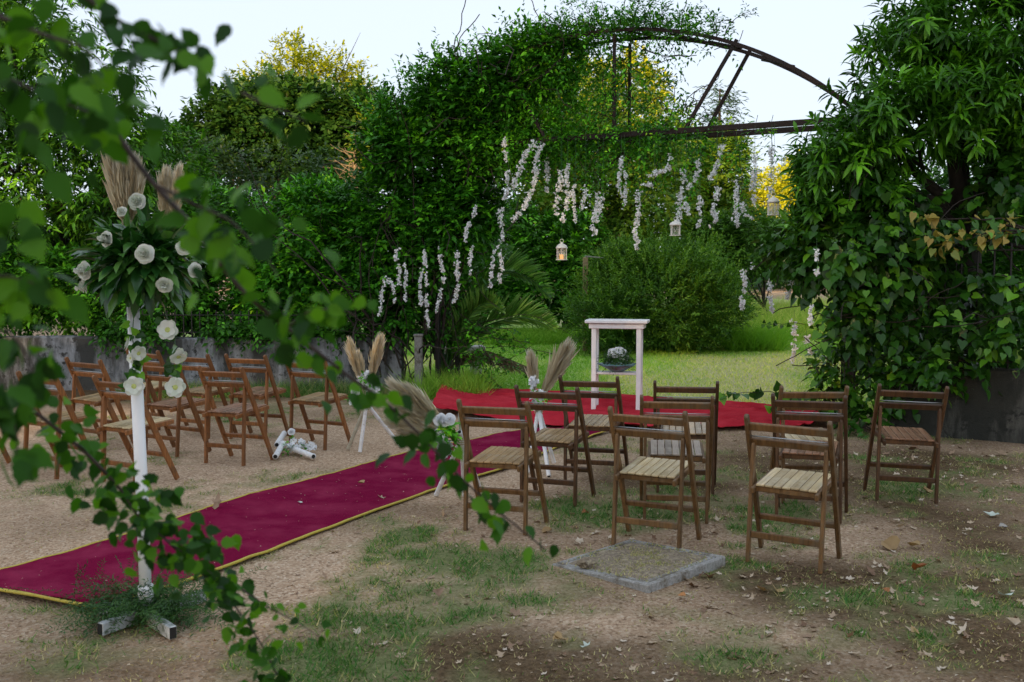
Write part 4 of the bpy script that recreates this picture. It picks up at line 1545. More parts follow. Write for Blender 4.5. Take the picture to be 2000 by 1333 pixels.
def frond(path, maxl, mat, n=84, dry=False, Y=13.7):
    pts = polyline([at(a, b, Y + c) for a, b, c in path], 40)
    k = np.ones(5) / 5
    pp = np.stack([np.convolve(np.pad(pts[:, i], 2, 'edge'), k, 'valid') for i in range(3)], 1)
    r_ = MB()
    r_.tube(pp - l0, np.linspace(.016, .004, 40), 5, False)
    ro = r_.build('frond', M['leaf_palm_dry'] if dry else mat, pm, True)
    t = np.linspace(.16, 1, n)
    c = np.stack([np.interp(t * 39, np.arange(40), pp[:, i]) for i in range(3)], 1)
    tg = nrm(np.gradient(c, axis=0))
    side = nrm(np.cross(tg, UP))
    Ls = maxl * np.sin(np.clip(t * 1.02, 0, 1) * math.pi * .82 + .35) * RNG.uniform(.85, 1.1, n)
    out = []
    for s in (-1, 1):
        ax = tg * .85 + side * s * .35 + UP * ((.78 if s > 0 else -.30) if not dry else -.55) + RNG.normal(0, .08, (n, 3))
        out.append(cloud_arrays(c, ax, np.array([.2, -1.0, .5]) + side * -s * .3, Ls * (1.25 if s > 0 else .9), .036, T8, RNG.uniform(.1, 1, n)))
    lf = cloud('leaflets', [(a - l0, b, d) for a, b, d in out], M['leaf_palm_dry'] if dry else mat, pm, True)
    lf.parent = ro
    return ro


FR = [([(868, 735, 0), (900, 640, 0), (930, 575, .0), (985, 525, .1), (1040, 545, .2), (1075, 585, .2)], .42, False),
      ([(868, 735, 0), (905, 670, -.2), (950, 635, -.3), (1010, 618, -.4), (1060, 630, -.4), (1085, 645, -.4)], .40, False),
      ([(868, 735, 0), (900, 695, -.2), (950, 685, -.4), (1000, 705, -.5), (1050, 725, -.5)], .26, True),
      ([(868, 735, 0), (880, 620, .2), (905, 540, .4), (945, 500, .6), (1000, 490, .8)], .40, False),
      ([(868, 735, 0), (862, 620, .3), (870, 540, .6), (890, 490, .9)], .36, False),
      ([(868, 735, 0), (890, 655, -.5), (930, 600, -.8), (960, 590, -1.0), (985, 610, -1.1)], .34, False),
      ([(868, 735, 0), (850, 650, .2), (825, 590, .4), (800, 575, .5)], .34, False)]
for pth, ml, dry in FR:
    frond(pth, ml, M['leaf_palm'], dry=dry)
mb = MB()
mb.tube([(0, 0, -.05), (0, 0, .2), (0, 0, .42)], [.13, .12, .06], 9)
mb.build('stem', M['bark'], pm)

# ---- shade belt: unseen trees added behind the camera to block the low sun
for i in range(15):
    x = -82 + i * 7.2 + RNG.normal(0, .8)
    y = -70 + RNG.normal(0, 2)
    h_ = 20.1 + RNG.normal(0, 1.0)
    o = plant('added_shade_tree', 'tall dense unseen tree added behind the camera to block the sun', 'tree', (x, y, 0), 'added shade trees behind the camera')
    bl = [(np.array([x, y, h_ * .45]), np.array([4.6, 3.6, h_ * .42])), (np.array([x + 1.5, y, h_ * .72]), np.array([3.6, 3.0, h_ * .28])), (np.array([x - 2, y + .5, h_ * .66]), np.array([3.4, 3, h_ * .26]))]
    P, O = sample_blobs(bl, 900, (.3, 1.0), .2)
    cloud('crown', local(o, [twig_cloud(P, dir_mix(O, .3), 1.0, 5, .85, .55, T2)]), M['leaf_far_dark'], o)
    wood_part('trunk', o, (x, y, 0), [b[0] for b in bl], .35, M['bark'])


# ================================================================== OBJECTS
# ---- folding chairs (local +Y is the way the sitter faces)
def strip(center, width, thick, round_top=True):
    """flat bar cut along a side-view centre line of (y, z), thickness across x"""
    c = np.array(center, float)
    t = nrm(np.gradient(c, axis=0))
    nn = np.stack([-t[:, 1], t[:, 0]], 1)
    w = np.broadcast_to(np.asarray(width, float), (len(c),))[:, None] / 2
    a = c + nn * w
    b = c - nn * w
    out = list(a)
    if round_top:
        e, d, n_ = c[-1], t[-1], nn[-1]
        for k in range(1, 6):
            g_ = math.pi * k / 6
            out.append(e + n_ * w[-1] * math.cos(g_) + d * w[-1] * math.sin(g_))
    out += list(b[::-1])
    m = len(out)
    ch = .003
    ctr = np.mean(out, 0)
    V_ = []
    for x, s in ((-thick / 2, 1), (-thick / 2 + ch, 0), (thick / 2 - ch, 0), (thick / 2, 1)):
        for q in out:
            qq = q
            if s:
                j = np.argmin(((c - q) ** 2).sum(1))
                qq = q + nrm(c[j] - q) * ch
            V_.append((x, qq[0], qq[1]))
    F_ = []
    for r_ in range(3):
        for k in range(m):
            F_.append((r_ * m + k, r_ * m + (k + 1) % m, (r_ + 1) * m + (k + 1) % m, (r_ + 1) * m + k))
    # caps as strips
    h_ = m // 2
    for base, flip in ((0, True), (3 * m, False)):
        for k in range(h_):
            i0, i1, j0, j1 = k, k + 1, m - 1 - k, m - 2 - k
            q = [base + i0, base + i1, base + j1, base + j0]
            q = [v for i, v in enumerate(q) if v not in q[:i]]
            if len(q) >= 3:
                F_.append(tuple(q[::-1] if flip else q))
    return np_mesh('part', V_, F_)


WLG, WSH = .433, .384
CH_LONG = strip([(.185, 0), (.10, .185), (.013, .375), (-.045, .5), (-.108, .635), (-.150, .72), (-.180, .785)], [.038, .04, .042, .042, .042, .040, .036], .022)
CH_SHORT = strip([(-.162, 0), (-.150, .2), (-.136, .4), (-.118, .63)], [.032, .034, .034, .032], .020)


def box_mesh(s, ch=.004):
    return MB().box((0, 0, 0), s, None, ch).mesh('part')


CH_RAIL_UP = box_mesh((WLG - .016, .020, .046))
CH_RAIL_LOW = box_mesh((WLG - .016, .020, .044))
CH_STR_F = box_mesh((WLG - .02, .020, .036))
CH_STR_R = box_mesh((WSH - .018, .018, .036))
CH_SIDE = box_mesh((.020, .42, .034))
CH_CROSS = box_mesh((.345, .022, .030))
NSL = 7
CH_SLAT = box_mesh((.322 / NSL - .004, .372, .012), .003)
CH_ROD = MB().tube([(-.22, 0, 0), (.22, 0, 0)], .0035, 8).mesh('part', True)


def long_y(z):
    return float(np.interp(z, [0, .185, .375, .5, .635, .72, .785], [.185, .10, .013, -.045, -.108, -.150, -.180]))


def chair(label, x, y, yaw, frame, slat, group, dz=0.0):
    c = empty('folding_chair', (x, y, dz), -yaw)
    c.rotation_euler = (RNG.normal(0, .008), RNG.normal(0, .010), -yaw)
    c.location.z = -.006
    tag(c, label, 'chair', group)

    def part(name, me, loc, rx=0.0, mat=None):
        o = bpy.data.objects.new(name, me)
        COL.objects.link(o)
        o.parent = c
        o.location = loc
        o.rotation_euler = (rx, 0, 0)
        if not me.materials:
            me.materials.append(M['wood_brown'])
        o.material_slots[0].link = 'OBJECT'
        o.material_slots[0].material = mat or frame
        return o

    for s in (-1, 1):
        part('post', CH_LONG, (s * WLG / 2, 0, 0))
        part('rear_leg', CH_SHORT, (s * WSH / 2, 0, 0))
        part('seat_rail', CH_SIDE, (s * (WSH / 2 - .024), .0, .415), math.radians(4))
    tl = math.radians(25)
    part('back_rail', CH_RAIL_UP, (0, long_y(.735) + .004, .735), tl, frame)
    part('back_rail', CH_RAIL_LOW, (0, long_y(.648) + .004, .648), tl, frame)
    part('stretcher', CH_STR_F, (0, long_y(.195), .195), tl, frame)
    part('stretcher', CH_STR_R, (0, -.151, .150), math.radians(3), frame)
    part('crossbar', CH_CROSS, (0, -.145, .402), math.radians(4), frame)
    part('crossbar', CH_CROSS, (0, .165, .424), math.radians(4), frame)
    part('metal_rod', CH_ROD, (0, long_y(.682) - .012, .682), 0, M['rod_steel'])
    for k in range(NSL):
        part('slat', CH_SLAT, ((k + .5 - NSL / 2) * .322 / NSL, .018, .438 + RNG.normal(0, .0006)), math.radians(4) + RNG.normal(0, .004), slat)
    return c


GR = 'wooden folding chairs right of the burgundy runner'
GL = 'wooden folding chairs left of the burgundy runner'
wb, wd, wor = M['wood_brown'], M['wood_dark'], M['wood_orange']
sp, st, sg_, sr = M['slat_pale'], M['slat_tan'], M['slat_grey'], M['slat_red']
for a in [
    ('nearest wooden folding chair with pale seat, right of the concrete slab', 1.519, 5.323, .52, wb, sp, GR),
    ('wooden folding chair with reddish seat standing apart at far right by the dark wall', 2.725, 6.876, .179, wd, sr, GR),
    ('wooden folding chair with pale seat right behind the concrete slab', .824, 5.669, .44, wb, sp, GR),
    ('front wooden folding chair beside the runner, at the leaning pampas tripod', -.047, 6.046, .341, wb, st, GR),
    ('wooden folding chair beside the runner, in front of the upright pampas tripod', .304, 6.791, .381, wd, st, GR),
    ('dark wooden folding chair nearest the runner end, left below the white table', .633, 7.485, .318, wd, st, GR),
    ('dark wooden folding chair on the red carpet edge, right below the white table', 1.253, 7.125, .16, wd, st, GR),
    ('wooden folding chair with greyish seat in the middle of the right group', 1.046, 6.301, .14, wb, sg_, GR),
    ('dark wooden folding chair with reddish seat behind the nearest pale seated chair', 1.918, 6.318, .36, wd, sr, GR),
    ('wooden folding chair at the red carpet right end, half hidden by a dark chair', 2.040, 6.822, .05, wb, sp, GR),
    ('orange brown folding chair beside the fallen tripod, nearest the runner', -2.276, 8.172, .419, wor, sr, GL),
    ('orange brown folding chair close to the white wall, behind the chair at the fallen tripod', -2.410, 9.380, .369, wor, sr, GL),
    ('orange brown folding chair left of the standing pampas tripod', -1.745, 8.922, .477, wor, st, GL),
    ('orange brown folding chair with pale seat just behind the white flower pole', -2.814, 7.405, .582, wor, sp, GL),
    ('orange brown folding chair at left, its rear legs nearest the left edge', -3.528, 7.674, .520, wor, st, GL),
    ('orange brown folding chair with a greyed post, by the wall at far left', -3.731, 8.965, .483, wor, st, GL),
    ('folding chair nearest the wall, mostly hidden behind the white flower pole', -3.600, 10.039, .500, wor, sp, GL),
    ('folding chair by the wall, its back half covered by the pole garland', -2.960, 9.528, .470, wor, st, GL),
    ('folding chair between the flower pole and the chair at the fallen tripod', -2.928, 8.582, .50, wor, sr, GL),
    ('folding chair cut by the left edge of the picture', -4.42, 8.05, .45, wor, sr, GL)]:
    chair(*a)

# ---- white tall table
tA, tB, tC, tD = [G(*q) for q in [(1157.5, 809.5), (1238.5, 810.5), (1251.5, 807), (1172, 803.5)]]
tc = (tA + tB + tC + tD) / 4
tyaw = -.22
tb_ = empty('pedestal_table', (tc[0], tc[1], .035), tyaw)
tag(tb_, 'tall narrow white painted table standing on the red carpet', 'table')
for nm, c, s in [('tabletop', (0, 0, .985), (.68, .34, .035)), ('apron', (0, 0, .935), (.60, .27, .055))]:
    mb = MB()
    mb.box(c, s, ch=.006)
    mb.build(nm, M['white_paint'], tb_)
for sx in (-1, 1):
    for sy in (-1, 1):
        mb = MB()
        mb.box((sx * .245, sy * .095, .455), (.052, .052, .905), ch=.004)
        mb.build('leg', M['white_paint'], tb_)
mb = MB()
mb.box((0, 0, .415), (.438, .17, .026), ch=.004)
mb.build('shelf', M['white_paint'], tb_)
for sx in (-1, 1):
    mb = MB()
    mb.box((sx * .245, 0, .415), (.04, .136, .075), ch=.004)
    mb.build('shelf_bracket', M['white_paint'], tb_)

bw = empty('glass_bowl', (tc[0], tc[1] - .02, .035 + .4285))
tag(bw, 'wavy blue glass bowl on the shelf of the white table', 'bowl')
mb = MB()
wv = lambda a, i: (.10 * math.sin(a * 7) * (i > 2))
mb.lathe([(.03, .004), (.07, .006), (.11, .028), (.165, .062), (.205, .085), (.203, .092), (.16, .070), (.10, .036), (.05, .016), (.001, .014)], n=42, wob=wv)
mb.build('bowl', M['glass'], bw, True)


PETAL = (np.array([(0, 0, 0), (.3, .34, .02), (.7, .52, .10), (.98, .26, .04), (1.04, 0, -.02), (.98, -.26, .04), (.7, -.52, .10), (.3, -.34, .02), (.5, 0, -.04)]),
         np.array([(8, 1, 0), (8, 2, 1), (8, 3, 2), (8, 4, 3), (8, 5, 4), (8, 6, 5), (8, 7, 6), (8, 0, 7)]))


def flower(parent, c, facing, size, mats, kind='rose', name='flower'):
    """layered petals; the flower is a part, its heart a sub-part"""
    c = np.array(c, float)
    f = nrm(np.array(facing, float))
    s1 = nrm(np.cross(f, UP + np.array([.1, .2, 0])))
    s2 = np.cross(f, s1)
    P, A, N, L, W, T_ = [], [], [], [], [], []
    rings = [(5, .95, .30, .0), (6, .86, .75, .3), (5, .72, 1.5, .8), (5, .56, 3.0, .2), (3, .45, 6.0, .5)] if kind == 'rose' else [(6, 1.0, .12, 0), (5, .85, .45, .4)]
    for n_, r_, lift, ph in rings:
        for k in range(n_):
            a = 2 * math.pi * k / n_ + ph + RNG.normal(0, .12)
            d = s1 * math.cos(a) + s2 * math.sin(a)
            P.append(c + d * size * .04 + f * size * .10 * lift)
            A.append(d + f * lift * (1 + RNG.normal(0, .12)))
            N.append(f * 1.0 - d * lift)
            L.append(size * .52 * (r_ + .15))
            W.append(size * .52 * (r_ + .15) * (1.25 if kind == 'rose' else 1.0))
            T_.append(RNG.uniform(.2, 1) * (.5 + .5 * r_))
    o = cloud(name, [cloud_arrays(np.array(P), np.array(A), np.array(N), np.array(L), np.array(W), PETAL, np.array(T_))], mats[0], parent, False, True)
    if kind != 'rose':
        mb = MB()
        V_ = [c + f * size * .10 + (s1 * math.cos(q) + s2 * math.sin(q)) * size * .17 for q in np.linspace(0, 6.28, 9)[:-1]]
        mb.add(V_ + [c + f * size * .16], [(k, (k + 1) % 8, 8) for k in range(8)])
        h_ = mb.build('flower_heart', M['petal_green_s'], o, True)
    return o


M['petal_green_s'] = plain('petal_green_s', (.42, .48, .14), .6, .35, 120)

bq = empty('flower_bouquet', (tc[0] + .0, tc[1] - .02, .035 + .45))
tag(bq, 'white daisy bouquet with green ferns standing in the blue glass bowl', 'bouquet')
for k in range(26):
    d = rvec(1)[0]
    d[2] = d[2] if d[2] > -.45 else -d[2]
    d[1] = -abs(d[1]) if k % 4 else d[1]
    p = np.array([0, 0, .150]) + d * np.array([.10, .09, .085])
    flower(bq, p, d + rvec(1)[0] * .5 + np.array([0, -.4, .1]), .05, [M['petal_white']], 'open')
n = 220
D = rvec(n)
D[:, 2] = np.abs(D[:, 2]) * .5 + RNG.normal(0, .25, n)
P = np.tile(np.array([0, 0, .10]), (n, 1)) + D * .06
cloud('foliage', [twig_cloud(P, D, .13, 7, .04, .012, tint=(.2, 1))], M['fern'], bq)


# ---- pampas plumes
def plume_arrays(base, tip, bend, width, n=520, t0=.25):
    n = int(n * 1.5)
    base, tip = np.array(base, float), np.array(tip, float)
    d = nrm(tip - base)
    t = t0 + (1 - t0) * RNG.beta(1.25, 1.5, n)
    c = base + (tip - base) * t[:, None] + np.array(bend) * (t * t)[:, None]
    rad = rvec(n)
    rad = nrm(rad - (rad @ d)[:, None] * d)
    ln = np.linalg.norm(tip - base)
    prof = np.sin(np.clip((t - t0) / (1 - t0), 0, 1) * math.pi * .88 + .32) ** .8
    ax = d * 1.0 + rad * (.08 + .24 * prof)[:, None] + np.array(bend) * .6 + RNG.normal(0, .10, (n, 3))
    wild = np.where(RNG.random(n) < .3, 2.3, 1.0)
    ax = ax + rad * (.12 * (wild - 1))[:, None]
    L_ = width * 2.0 * (.55 + .55 * prof) * RNG.uniform(.5, 1.3, n)
    return cloud_arrays(c + rad * (width * .22 * prof)[:, None] * RNG.random(n)[:, None], ax, rad, L_, .0018, T4, np.clip(.3 + .4 * t + RNG.normal(0, .2, n), 0, 1))


def plume(parent, base, tip, bend=(0, 0, 0), width=.045, n=520, t0=.25):
    o = cloud('pampas_plume', [plume_arrays(base, tip, bend, width, n, t0)], M['pampas'], parent, False)
    mb = MB()
    b, t_ = np.array(base, float), np.array(tip, float)
    mb.tube([b, b + (t_ - b) * .5 + np.array(bend) * .25, b + (t_ - b) * .9 + np.array(bend) * .81], [.004, .003, .0015], 5)
    mb.build('stalk', M['rope'], o)
    return o


def pole(parent, p, q, r, mat, name='pole'):
    mb = MB()
    p, q = np.array(p, float), np.array(q, float)
    pts, rr = [], []
    k = 5
    for i in range(k + 1):
        t = i / k
        for dt, f in ((-.012, 1), (0, 1.10), (.012, 1)):
            tt = t + dt
            if 0 <= tt <= 1:
                pts.append(p + (q - p) * tt)
                rr.append(r * f)
    mb.tube(pts, rr, 10, True)
    o = mb.build(name, mat, parent, True)
    a = nrm(q - p)
    for e, s in ((p, -1), (q, 1)):
        mh = MB()
        mh.tube([e + a * s * .0015, e + a * s * .003], [r * .72, r * .72], 9)
        mh.build('painted_hollow', M['hollow_shade'], o)  # black disc on the closed end, painted as a shaded hollow
    return o


def spray(parent, c, r, n, size=.035, green=True):
    """small white blossoms round a centre"""
    P = np.array(c) + rvec(n) * np.array(r) * (RNG.random((n, 1)) ** .4)
    A = rvec(n) + np.array([0, -.2, .2])
    o = cloud('blossoms', [cloud_arrays(np.repeat(P, 4, 0), np.repeat(A, 4, 0) * .2 + rvec(4 * n), np.repeat(A, 4, 0) + rvec(4 * n) * .3, size, size * .9, T4, RNG.random(4 * n))], M['petal_white'], parent, True)
    if green:
        P = np.array(c) + rvec(n // 2) * np.array(r) * .9
        cloud('foliage', [twig_cloud(P, rvec(n // 2), .05, 3, .045, .02, tint=(.3, 1))], M['leaf_vine'], parent)
    return o


def rope_wrap(parent, c, r, h_, ax=(0, 0, 1)):
    mb = MB()
    a = nrm(np.array(ax, float))
    s1 = nrm(np.cross(a, (.3, 1, .1)))
    s2 = np.cross(a, s1)
    th = np.linspace(0, 2 * math.pi * 5, 60)
    P = np.array(c)[None] + (s1[None] * np.cos(th)[:, None] + s2[None] * np.sin(th)[:, None]) * r + a[None] * np.linspace(-h_ / 2, h_ / 2, 60)[:, None]
    mb.tube(P, .004, 5, False)
    mb.build('rope', M['rope'], parent, True)


def tripod(name, label, Y, feet, apex, over, mats):
    """feet: pixels on the ground; apex: pixel at distance Y; legs run past the apex"""
    ap = at(*apex, Y)
    fs = [G(*f) for f in feet]
    base = np.mean(fs, 0)
    o = empty(name, tuple(base))
    tag(o, label, 'tripod')
    for f, m_, ov in zip(fs, mats, over):
        d = ap - f
        f = f + np.array([0, 0, .005])
        pole(o, f - base, f + d * ov - base, .0165, m_)
    return o, ap - base, base


# standing tripod left of the runner
o, ap, bs = tripod('bamboo_tripod', 'white bamboo tripod with upright pampas plumes left of the runner', 8.55, [(680, 878), (703, 884), (782, 872)], (716, 790), (1.05, 1.12, 1.10), [M['bamboo_raw'], M['bamboo_white'], M['bamboo_white']])
rope_wrap(o, ap, .032, .06)
for q0, q1, w in [((712, 775), (683, 668), .048), ((718, 775), (742, 664), .055), ((715, 778), (701, 690), .034)]:
    plume(o, at(*q0, 8.5) - bs, at(*q1, 8.5) - bs, (0, 0, 0), w, 620, .28)
spray(o, at(712, 742, 8.48) - bs, (.085, .05, .075), 46, .034)
spray(o, at(728, 762, 8.48) - bs, (.05, .04, .05), 18, .032)
flower(o, at(696, 766, 8.42) - bs, (-.3, -1, .2), .075, [M['petal_white']], 'rose')
spray(o, at(690, 782, 8.45) - bs, (.03, .03, .06), 12, .03)

# leaning one at the runner's right edge
o, ap, bs = tripod('bamboo_tripod', 'white bamboo tripod with pampas plumes leaning left over the runner', 6.55, [(852, 968), (907, 968), (935, 950)], (902, 858), (1.06, 1.46, 1.12), [M['bamboo_white'], M['bamboo_white'], M['bamboo_white']])
rope_wrap(o, ap, .034, .07)
for q1, b_, w in [((768, 752), (0, 0, 0), .06), ((800, 765), (0, 0, 0), .06), ((775, 790), (0, 0, -.02), .065), ((762, 812), (0, 0, -.05), .055), ((790, 830), (0, 0, -.06), .05), ((808, 800), (0, 0, 0), .055)]:
    plume(o, at(893, 858, 6.5) - bs, at(*q1, 6.42) - bs, b_, w, 560, .30)
for q, s in [((858, 822), .065), ((868, 826), .05), ((879, 820), .07), ((862, 816), .05)]:
    flower(o, at(*q, 6.40) - bs, (-.2, -1, .3), s, [M['petal_white']], 'rose')
n = 26
P = np.tile(at(872, 840, 6.45) - bs, (n, 1)) + RNG.normal(0, .025, (n, 3))
cloud('foliage', [twig_cloud(P, rvec(n), .07, 4, .06, .03, tint=(.4, 1))], M['leaf_vine'], o)
spray(o, at(856, 850, 6.42) - bs, (.05, .03, .04), 16, .034)
spray(o, at(866, 868, 6.42) - bs, (.04, .03, .05), 20, .034)
spray(o, at(864, 886, 6.42) - bs, (.04, .03, .04), 13, .034, False)

# third tripod by the red carpet
o, ap, bs = tripod('bamboo_tripod', 'white bamboo tripod with pampas plumes at the end of the runner', 7.9, [(1030, 925), (1072, 932), (1082, 905)], (1052, 800), (1.06, 1.08, 1.08), [M['bamboo_white'], M['bamboo_white'], M['bamboo_white']])
rope_wrap(o, ap, .032, .06)
for q0, q1, w in [((1048, 790), (1037, 695), .05), ((1054, 790), (1107, 683), .075), ((1052, 790), (1085, 720), .05)]:
    plume(o, at(*q0, 7.85) - bs, at(*q1, 7.85) - bs, (0, 0, 0), w, 620, .25)
spray(o, at(1053, 775, 7.8) - bs, (.07, .05, .045), 34, .034)
spray(o, at(1042, 748, 7.8) - bs, (.035, .03, .05), 14, .03, False)
spray(o, at(1048, 795, 7.8) - bs, (.03, .03, .045), 12, .03)

# the fallen one
bs = G(575, 890)
o = empty('fallen_tripod', tuple(bs))
tag(o, 'white pole tripod with blossoms lying on the ground by the left chairs', 'tripod')
Yf = bs[1]
for a, b_, za, zb in [((538, 899), (568, 858), .03, .11), ((541, 886), (562, 856), .075, .12), ((612, 899), (548, 872), .03, .05)]:
    p = G(*a)
    q = G(b_[0], b_[1] + 6)
    p[2], q[2] = za, zb
    d = nrm(q - p)
    pole(o, p - bs, p + d * .42 - bs, .024, M['bamboo_white'])
spray(o, np.array([-.02, .10, .07]), (.10, .08, .05), 30, .036)
spray(o, np.array([.12, .12, .05]), (.06, .06, .04), 14, .036, False)
flower(o, np.array([-.02, .0, .20]), (0, -1, .5), .055, [M['petal_white']], 'rose')

# ---- hanging garlands
GAR = [
    ([(776, 489), (772, 504), (779, 523), (780, 542), (778, 561)], 12.3, 1), ([(791, 517), (794, 535), (792, 559), (792, 586)], 12.3, 1),
    ([(750, 540), (751, 554), (745, 575), (745, 598), (739, 617)], 12.3, 1), ([(756, 546), (767, 559), (770, 575), (770, 592)], 12.3, 1),
    ([(830, 489), (830, 510), (832, 531), (833, 561)], 12.3, 1), ([(825, 527), (821, 548), (820, 569), (822, 598)], 12.3, 1),
    ([(832, 575), (834, 598), (834, 617), (838, 649)], 12.3, 1), ([(858, 485), (860, 510), (865, 533), (867, 554)], 12.3, 1.2),
    ([(862, 565), (859, 584), (852, 609)], 12.3, 1), ([(891, 491), (894, 517), (893, 546), (892, 573), (883, 598)], 12.3, 1.3),
    ([(930, 403), (923, 424), (912, 447), (909, 477)], 12.3, 1), ([(924, 477), (919, 498), (918, 519), (919, 540)], 12.3, .9),
    ([(975, 409), (979, 432), (981, 453), (980, 474)], 12.2, 1.5), ([(966, 485), (963, 510), (960, 535), (958, 561)], 12.2, 1.1),
    ([(973, 481), (978, 502), (980, 523), (975, 540), (978, 554)], 12.2, 1.4),
    ([(987, 271), (983, 286), (987, 303), (988, 316)], 12.1, 1), ([(993, 330), (990, 351), (992, 368), (984, 391)], 12.1, 1.2),
    ([(1042, 274), (1035, 288), (1021, 313), (1015, 334), (1007, 353), (1002, 366)], 12.05, 1.9),
    ([(1060, 279), (1049, 299), (1048, 324), (1046, 349), (1036, 379), (1028, 400), (1002, 433)], 11.95, 1.9),
    ([(1067, 311), (1069, 330), (1069, 353), (1069, 377)], 12.3, 1.7), ([(1096, 332), (1095, 358), (1089, 379), (1087, 404), (1088, 420)], 11.9, 1.7),
    ([(1109, 316), (1108, 345), (1106, 366), (1111, 385), (1104, 408), (1099, 431)], 11.85, 1.5),
    ([(1124, 355), (1119, 372), (1122, 400), (1124, 435)], 11.85, .7), ([(1144, 366), (1143, 379), (1140, 395), (1136, 408)], 11.8, 1.1),
    ([(1168, 372), (1166, 400), (1162, 421), (1155, 433)], 11.75, 1.3), ([(1178, 383), (1173, 404), (1162, 429), (1158, 446), (1161, 456)], 11.7, 1.7),
    ([(1214, 307), (1212, 328), (1208, 343), (1208, 366), (1213, 379)], 11.6, 1.2), ([(1219, 337), (1224, 345), (1221, 366), (1221, 387), (1220, 400), (1215, 410)], 11.6, 1.2),
    ([(1248, 374), (1247, 391), (1247, 414), (1246, 429), (1243, 442), (1239, 461), (1246, 469), (1243, 488)], 11.5, 1.6),
    ([(1310, 305), (1305, 330), (1284, 337), (1265, 345)], 11.4, 1.6), ([(1278, 362), (1268, 361), (1257, 361)], 11.5, 1.2),
    ([(1330, 332), (1338, 353), (1332, 374), (1326, 400), (1326, 423), (1322, 435)], 11.35, 1.8), ([(1339, 395), (1342, 407), (1345, 421)], 11.3, 1.1),
    ([(1361, 309), (1365, 332), (1357, 351), (1342, 370)], 11.25, 1.3), ([(1367, 385), (1366, 408), (1371, 429), (1361, 444)], 11.25, 1.2),
    ([(1411, 284), (1407, 303), (1397, 332), (1385, 351)], 11.2, 1.6), ([(1400, 366), (1397, 391), (1392, 408), (1399, 425), (1392, 444)], 11.15, 1.8),
    ([(1437, 353), (1439, 379), (1437, 408), (1439, 425), (1441, 446)], 11.05, 1.6), ([(1447, 395), (1453, 414), (1468, 427)], 11.0, 1.2),
    ([(1474, 299), (1476, 320), (1474, 339), (1472, 358), (1470, 379), (1473, 398)], 10.9, 1.8), ([(1507, 286), (1506, 309), (1507, 330), (1504, 347)], 10.8, 1.5),
    ([(1506, 364), (1504, 375), (1502, 385)], 10.8, 1.2),
    ([(1471, 520), (1457, 526), (1452, 537), (1456, 551), (1454, 564), (1448, 577), (1450, 591), (1449, 604)], 10.9, 1.3),
    ([(1502, 520), (1505, 539), (1506, 558), (1503, 574), (1506, 591), (1508, 610)], 10.8, 1.3), ([(1548, 524), (1545, 545), (1543, 558), (1537, 585)], 10.2, 1.2),
    ([(1595, 490), (1597, 511), (1595, 537)], 9.3, 1.1), ([(1584, 598), (1583, 619), (1583, 635)], 9.3, 1.0),
    ([(1551, 629), (1551, 661), (1552, 684), (1548, 703), (1548, 717)], 10.3, 1.2), ([(1575, 654), (1576, 667), (1579, 677), (1585, 692)], 10.2, 1.1)]
ORD = ['first', 'second', 'third', 'fourth', 'fifth', 'sixth', 'seventh', 'eighth', 'ninth', 'tenth', 'eleventh', 'twelfth', 'thirteenth', 'fourteenth', 'fifteenth', 'sixteenth', 'seventeenth', 'eighteenth', 'nineteenth', 'twentieth',
       'twenty-first', 'twenty-second', 'twenty-third', 'twenty-fourth', 'twenty-fifth', 'twenty-sixth', 'twenty-seventh', 'twenty-eighth', 'twenty-ninth', 'thirtieth']
zone = lambda g_: 0 if g_[0][0][0] < 980 and g_[0][0][1] > 400 else (2 if g_[0][0][1] > 480 else 1)
WHERE = ['on the dark vine left of the gateway', 'under the arch beam', 'low beside the right tree']
for z_ in range(3):
    gs = sorted([g_ for g_ in GAR if zone(g_) == z_], key=lambda g_: g_[0][0][0])
    for i, (pts, Y, wd_) in enumerate(gs):
        W_ = polyline([at(*q, Y) for q in pts], 40)
        ln = np.linalg.norm(np.diff(W_, axis=0), axis=1).sum()
        look = 'short' if ln < .32 else ('long' if ln > .62 else 'white')
        slant = 'slanting' if abs(pts[-1][0] - pts[0][0]) > 16 else 'straight'
        o = empty('flower_garland', tuple(W_[0]))
        tag(o, '%s %s blossom garland %s, %s from left' % (look if look != 'white' else 'white', slant, WHERE[z_], ORD[i]), 'garland', 'white blossom garlands hung at the gate')
        n = int(ln / .0055 * (.55 + .35 * wd_))
        t = RNG.random(n)
        gaps = np.sin(t * ln * 22 + RNG.uniform(0, 6)) > -.86
        t = t[gaps]
        n = len(t)
        C = np.stack([np.interp(t * 39, np.arange(40), W_[:, k]) for k in range(3)], 1)
        rad = .0095 * wd_ * (1.1 - .35 * t)
        C = C + RNG.normal(0, 1, (n, 3)) * rad[:, None]
        s = RNG.uniform(.019, .032, n)
        fd = rvec(n) + np.array([0, -.35, -.1])
        PP = np.repeat(C, 3, 0)
        AA = rvec(3 * n)
        NN = np.repeat(fd, 3, 0) + rvec(3 * n) * .4
        cloud('blossoms', [cloud_arrays(PP - W_[0], AA, NN, np.repeat(s, 3), np.repeat(s, 3) * .95, T4, RNG.random(3 * n))], M['petal_white'], o)
        mb = MB()
        zt = 3.14 if z_ == 1 else W_[0][2] + .12
        top = np.array([W_[0][0], W_[0][1], max(zt, W_[0][2] + .02)])
        mb.tube(np.concatenate([[top], W_[::3]]) - W_[0], .0016, 4, False)
        mb.build('string', M['green_wire'], o)
        k = max(2, int(ln * 7))
        tt = RNG.random(k)
        C = np.stack([np.interp(tt * 39, np.arange(40), W_[:, q]) for q in range(3)], 1)
        cloud('leaves', [cloud_arrays(C - W_[0], rvec(k) + (0, 0, -.4), rvec(k), .05, .022, T4, RNG.uniform(.5, 1, k))], M['leaf_vine'], o)


